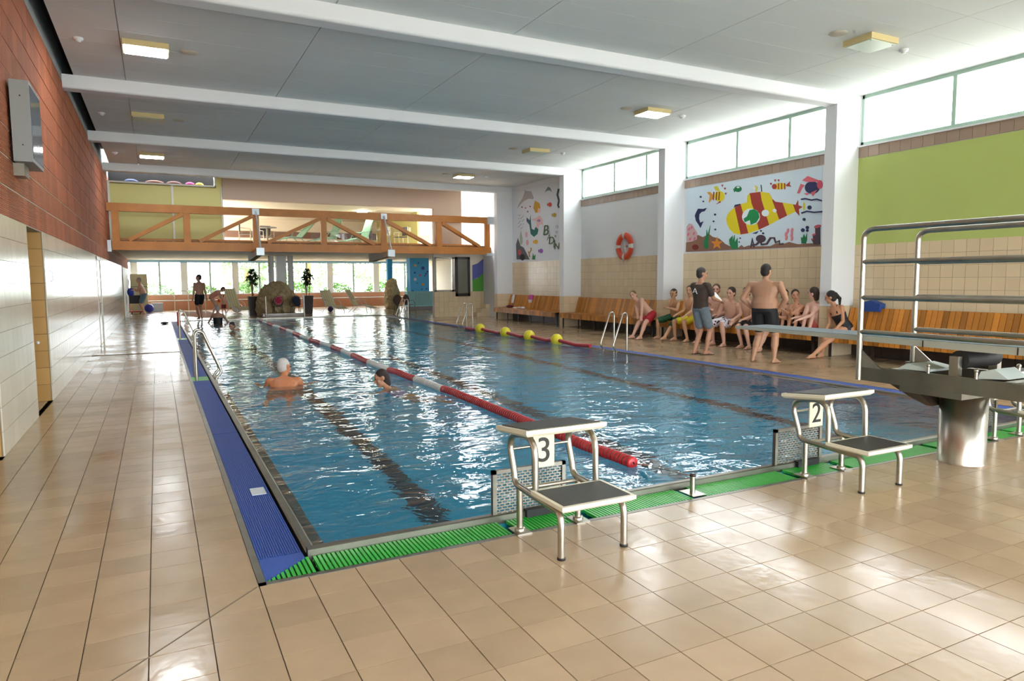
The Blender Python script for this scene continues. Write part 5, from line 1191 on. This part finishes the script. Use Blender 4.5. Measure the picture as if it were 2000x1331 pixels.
nt = c_dot.node_tree; vo = nt.nodes.new('ShaderNodeTexVoronoi'); vo.inputs['Scale'].default_value = 17; tc4 = [n for n in nt.nodes if n.type == 'TEX_COORD'][0]; nt.links.new(tc4.outputs['Object'], vo.inputs['Vector']); lt = nt.nodes.new('ShaderNodeMath'); lt.operation = 'LESS_THAN'; lt.inputs[1].default_value = .36; nt.links.new(vo.outputs['Distance'], lt.inputs[0])
mi = nt.nodes.new('ShaderNodeMixRGB'); mi.inputs[1].default_value = (*lin('#e0d8e0'), 1); mi.inputs[2].default_value = (*lin('#2a1c30'), 1); nt.links.new(lt.outputs[0], mi.inputs[0]); nt.links.new(mi.outputs[0], nt.nodes['Principled BSDF'].inputs['Base Color'])
c_gry = M('grey_denim', '#76828c', .8, noise=(20, .15)); c_brn = M('brown_tshirt', '#4a3c34', .9); c_suit = M('black_swimsuit', '#14151c', .6); c_pnk = M('coral_swimsuit', '#e8726c', .6); c_teal = M('grey_blue_shorts', '#5d7480', .8)
# y grows away from the camera: body's right (facing -x) is +y
UP = ((-.3, 0, 1), (-.3, 0, 1))
seated('youth in red shorts leaning forward with forearms on his knees', (11.72, 14.72), (1234, 574), 11.38, ((1231, 662), (1257, 665)), ((11.22, 14.62, .55), (11.18, 14.42, .54)), (-.8, -.5, -.15), 1.03, fat=1.08, skin='#cf9f88', hair='#7a5f45', shorts=c_red, elbow_hint=((0, 1, -.2), (.2, -1, -.1)))
seated('dark haired boy in green shorts with a hand at his mouth', (11.90, 13.95), (1315, 569), 11.66, ((1306, 660), (1295, 669)), ((11.60, 13.66, 1.12), (11.52, 13.75, .82)), (-.9, -.35, 0), .97, fat=.92, skin='#c0906c', hair='#1d1613', shorts=c_grn, shorts_len=.85, elbow_hint=((-.2, .3, -1), (0, -1, -.4)), hand_dir=(((0, -.3, 1), (1, 0, 0)), None))
seated('slim boy in yellow shorts half hidden by the standing instructor', (11.92, 13.32), (1347, 561), 11.82, ((1338, 664), (1352, 668)), ((11.52, 13.42, .68), (11.5, 13.10, .66)), (-.85, -.5, 0), 1.0, fat=.95, skin='#c89674', hair='#4a3524', shorts=c_yel, shorts_len=.7)
seated('heavy boy in black shorts sitting behind the paper', (11.95, 12.50), (1399, 559), 11.85, ((1372, 670), (1392, 674)), ((11.68, 12.40, .82), (11.70, 12.22, .72)), (-.8, -.6, 0), 1.05, fat=1.25, skin='#d2a18c', hair='#5b4431', shorts=c_blk, shorts_len=.7)
seated('boy in white patterned shorts with hands beside his hips', (11.90, 11.95), (1428, 572), 11.66, ((1435, 670), (1409, 678)), ((11.70, 12.32, .56), (11.58, 11.58, .58)), (-.95, -.2, 0), 1.04, fat=1.1, skin='#d0a089', hair='#2f241d', shorts=c_dot, shorts_len=.85)
seated('boy mostly hidden behind the broad man', (11.92, 11.42), (1458, 572), 11.75, ((1446, 681), (1458, 683)), ((11.52, 11.5, .66), (11.52, 11.22, .66)), (-.9, -.3, 0), 1.0, skin='#cf9f86', hair='#5a4028', shorts=c_blk, shorts_len=.7)
seated('girl with pinned up hair sitting behind the broad man', (12.02, 10.98), (1493, 549), 12.0, ((1478, 690), (1490, 694)), ((11.62, 11.0, .68), (11.62, 10.8, .68)), (-.8, .5, 0), 1.06, fem=True, skin='#d3a48c', hair='#6b4a30', hair_style='bun', suit=c_suit)
seated('girl with a dark braid hugging her knees beside the broad man', (12.02, 10.50), (1533, 567), 11.86, ((11.80, 10.58, .545), (11.80, 10.42, .545)), ((11.62, 10.50, .78), (11.62, 10.42, .76)), (-.55, -.85, 0), .95, fem=True, skin='#c8957a', hair='#2b1d17', hair_style='braid', suit=c_suit, knee_hint=UP)
seated('girl with short wet hair and crossed arms on her knees', (12.02, 10.16), (1553, 570), 11.84, ((11.80, 10.24, .545), (11.80, 10.08, .545)), ((11.60, 10.02, .90), (11.60, 10.28, .92)), (-.75, -.75, 0), .95, fem=True, skin='#c58f70', hair='#3b2a20', suit=c_suit, knee_hint=UP)
seated('girl in a coral swimsuit hugging her drawn up knees', (12.06, 9.76), (1588, 570), 11.90, ((11.78, 9.86, .545), (11.78, 9.70, .545)), ((11.56, 9.86, .76), (11.56, 9.78, .72)), (-.35, 1, 0), 1.0, fem=True, skin='#d9ac98', hair='#33231b', hair_style='bob', suit=c_pnk, knee_hint=UP)
seated('girl in a black swimsuit with ponytail and one leg stretched down', (11.96, 9.02), (1622, 580), 11.72, ((1580, 702), (1603, 694)), ((11.62, 9.20, .52), (11.66, 9.02, .55)), (-.45, .9, -.1), .98, fem=True, skin='#c08a68', hair='#1a1412', hair_style='pony', suit=c_suit, knee_hint=((-.7, 0, .7), (-.5, 0, 1)))
# standing
def standing(label, x, y, f, s=1.0, wr=None, eh=((0, 0, -1), (0, 0, -1)), look=None, step=0.0, lean=0.0, feet=.11, **kw):
    f = V(f).normalized(); r = V((f.y, -f.x, 0)); b = V((x, y, 0))
    pel = b+V((0, 0, .93*s)); nk = b+V((0, 0, 1.46*s))+f*lean; he = nk+f*.035*s+V((0, 0, .165*s))
    an = (b+r*feet*s+f*step+V((0, 0, .075*s)), b-r*feet*s-f*step+V((0, 0, .075*s)))
    W = [b+r*a+f*c+V((0, 0, d)) for a, c, d in wr]
    return person(label, pel, nk, he, look or f, r, an, W, knee_hint=(f, f), elbow_hint=[r*e[0]+f*e[1]+V((0, 0, e[2])) for e in eh], s=s, toes=(f+r*.25, f-r*.25), **kw)
ins = standing('instructor in brown t-shirt and grey shorts reading a sheet of paper', 9.93, 10.85, (.97, .15, 0), 1.02, wr=((.20, .34, 1.10), (-.16, .36, 1.08)), eh=((.5, -.6, -1), (-.5, -.6, -1)), feet=.12, step=.03, skin='#c08c70', hair='#3f3632', shorts=c_gry, shorts_len=.72, top=c_brn, group=G_B, look=(.95, -.35, -.15), lean=-.02)
man = standing('broad man in black swim shorts standing with hands on his hips', 9.98, 9.22, (.93, .36, 0), 1.04, wr=((.25, .04, 1.0), (-.25, .04, 1.0)), eh=((1, -.5, .0), (-1, -.5, .0)), feet=.19, fat=1.36, chest=1.06, skin='#b98a6c', hair='#2a1f1a', shorts=c_blk, shorts_len=.62, group=G_B, look=(.95, .2, 0))
# paper, flip flops, shirt print
_f = V((.97, .15, 0)).normalized(); _r = V((_f.y, -_f.x, 0)); _o = V((9.93, 10.85, 0))-_f*.150
q = MB()
for pts in ([(-.09, 1.27), (-.075, 1.27), (-.02, 1.36), (-.035, 1.37)], [(-.035, 1.37), (-.02, 1.36), (.03, 1.25), (.015, 1.25)], [(-.06, 1.30), (-.05, 1.29), (.0, 1.285), (.0, 1.295)]):
    q.prism(pts, 0, .012, lambda u, v, h: _o+_r*u-_f*h+V((0, 0, v)))
m2 = q.mesh('shirt_print'); m2.materials.append(M('print_white', '#e8e8e8', .7)); m2.transform(Matrix.Translation(-ins.location)); o = bpy.data.objects.new('shirt_print', m2); col.objects.link(o); o.parent = [c for c in ins.children if c.name.startswith('t_shirt')][0]
pw = V((9.93, 10.85, 0))+V((.97, .15, 0)).normalized()*.46; 
pa = MB().add([(pw.x-.06, pw.y-.16, 1.12), (pw.x+.10, pw.y-.10, 1.10), (pw.x+.14, pw.y+.14, 1.27), (pw.x-.04, pw.y+.10, 1.28)], [(0, 1, 2, 3)]); pa.add([(a, b, c-.003) for a, b, c in pa.v], [(3, 2, 1, 0)])
tag(pa.build('paper_sheet', M('white_paper', '#eeeeec', .8)), 'white sheet of paper held by the instructor', 'paper')
fi = V((.97, .15, 0)).normalized(); ri = V((fi.y, -fi.x, 0))
for q, st in ((1, .03), (-1, -.03)):
    c = V((9.93, 10.85, 0))+ri*q*.1224+fi*(st+.05); d = (fi+ri*.25*q).normalized(); sd = V((d.y, -d.x, 0))
    t = thing('flip_flop', 'dark flip flop under the %s foot of the instructor' % ('right' if q > 0 else 'left'), 'shoe', tuple(c), 'flip flops of the instructor')
    local(MB().prism([(-.14, -.035), (-.05, -.04), (.08, -.055), (.15, -.03), (.15, .03), (.08, .055), (-.05, .04), (-.14, .035)], 0, .014, lambda u, v, h: d*u+sd*v+V((0, 0, h))), 'sole', M('dark_sole', '#2a1c1a', .7), t)
    local(MB().tube([d*-.01+sd*.045+V((0, 0, .012)), d*.05+sd*.02+V((0, 0, .06)), d*.10+V((0, 0, .02))], .008, 6).tube([d*-.01-sd*.045+V((0, 0, .012)), d*.05-sd*.02+V((0, 0, .06)), d*.10+V((0, 0, .02))], .008, 6), 'strap', MATS['dark_sole'], t)
# far end
far = dict(voxel=.016)
p = onz(276, 614)+V((.14, 0, 0)); standing('old man in grey blue shorts busy at the trolley', p.x, p.y, (-1, .1, 0), 1.0, wr=((.12, .42, 1.22), (-.08, .42, 1.15)), eh=((.4, -.2, -1), (-.4, -.2, -1)), fat=1.18, skin='#c49478', hair='#a59a90', shorts=c_teal, shorts_len=.7, look=(-.9, -.1, -.25), lean=.14, **far)
p = onz(392, 624); standing('tall man in black shorts walking along the far pool end', p.x, p.y, (-.35, 1, 0), 1.05, wr=((.30, .05, .86), (-.28, -.02, .88)), skin='#bd8c70', hair='#463830', shorts=c_blk, shorts_len=.6, look=(-.95, .2, -.1), step=.12, feet=.1, **far)
p = onz(415, 617); b = V((p.x, p.y, 0)); person('woman in a pink swimsuit bending over the child', b+V((0, 0, .86)), b+V((.34, .1, 1.12)), b+V((.50, .14, 1.18)), (.8, .1, -.6), (0, -1, 0), (b+V((0, -.1, .075)), b+V((.02, .1, .075))), (b+V((.52, -.05, .62)), b+V((.52, .15, .6))), knee_hint=((1, 0, 0), (1, 0, 0)), toes=((1, 0, 0), (1, 0, 0)), fem=True, s=.95, skin='#d2a28c', hair='#6a4a38', suit=M('pink_swimsuit', '#d98a80', .6), **far)
p = onz(438, 614); b = V((p.x, p.y, 0)); person('small child with orange arm bands beside the paddling pool', b+V((0, 0, .44)), b+V((.0, .0, .72)), b+V((.0, .02, .86)), (.2, 1, -.2), (1, 0, 0), (b+V((.07, .0, .045)), b+V((-.07, .0, .045))), (b+V((.30, .0, .52)), b+V((-.30, 0, .52))), knee_hint=((0, 1, 0), (0, 1, 0)), s=.56, skin='#cf9c84', hair='#a06a40', shorts=M('dark_red_trunks', '#7a2432', .7), voxel=.010)
for q in (-1, 1): tag(MB().lathe([(.035, -.07), (.085, -.05), (.085, .05), (.035, .07)], (b.x+q*.20, b.y, .64), axis='x', seg=14).build('arm_band', M('orange_vinyl', '#ec5a2c', .4)), 'orange inflatable arm band on the child', 'arm band', 'arm bands of the child')
# swimmers
def swimmer(label, x, y, f, up_z, **kw):
    f = V(f).normalized(); r = V((f.y, -f.x, 0)); b = V((x, y, 0)); lo = kw.pop('lower', .75)
    nk = b+V((0, 0, up_z)); pel = nk-f*.5*math.sin(lo)-V((0, 0, .5*math.cos(lo))); he = nk+f*.10+V((0, 0, .155))
    W = (b+r*.42+f*.28-V((0, 0, .12)), b-r*.42+f*.28-V((0, 0, .12)))
    an = (pel-f*.7+r*.15-V((0, 0, .25)), pel-f*.7-r*.15-V((0, 0, .25)))
    return person(label, pel, nk, he, kw.pop('look', f), r, an, W, knee_hint=((0, 0, -1), (0, 0, -1)), elbow_hint=((.3, 0, -1), (-.3, 0, -1)), toes=(-f, -f), **kw)
swimmer('white haired man swimming with his back and head above water', 1.66, 10.85, (.25, 1, 0), .10, skin='#c07a50', hair='#c9c4bc', shorts=c_blk, fat=1.15, look=(.75, .6, 0))
swimmer('dark haired woman swimming close to the lane rope', 2.95, 9.75, (-.75, .6, 0), -.02, skin='#b98464', hair='#2a1a16', hair_style='bob', fem=True, suit=M('lilac_swimsuit', '#9a82b8', .6), look=(-1, .15, 0), lower=.4)
swimmer('swimmer with a black cap heading along the far lane', 2.14, 23.7, (-.6, -.8, 0), -.02, skin='#b98a70', hair='#111111', cap_mat=M('black_cap', '#101114', .4), fem=True, suit=c_suit, lower=1.2, **far)
swimmer('grey haired woman in a black swimsuit standing in the far water', 1.98, 27.9, (.1, 1, 0), .38, skin='#c0907a', hair='#b3aca6', fem=True, suit=c_suit, lower=.1, fat=1.1, **far)
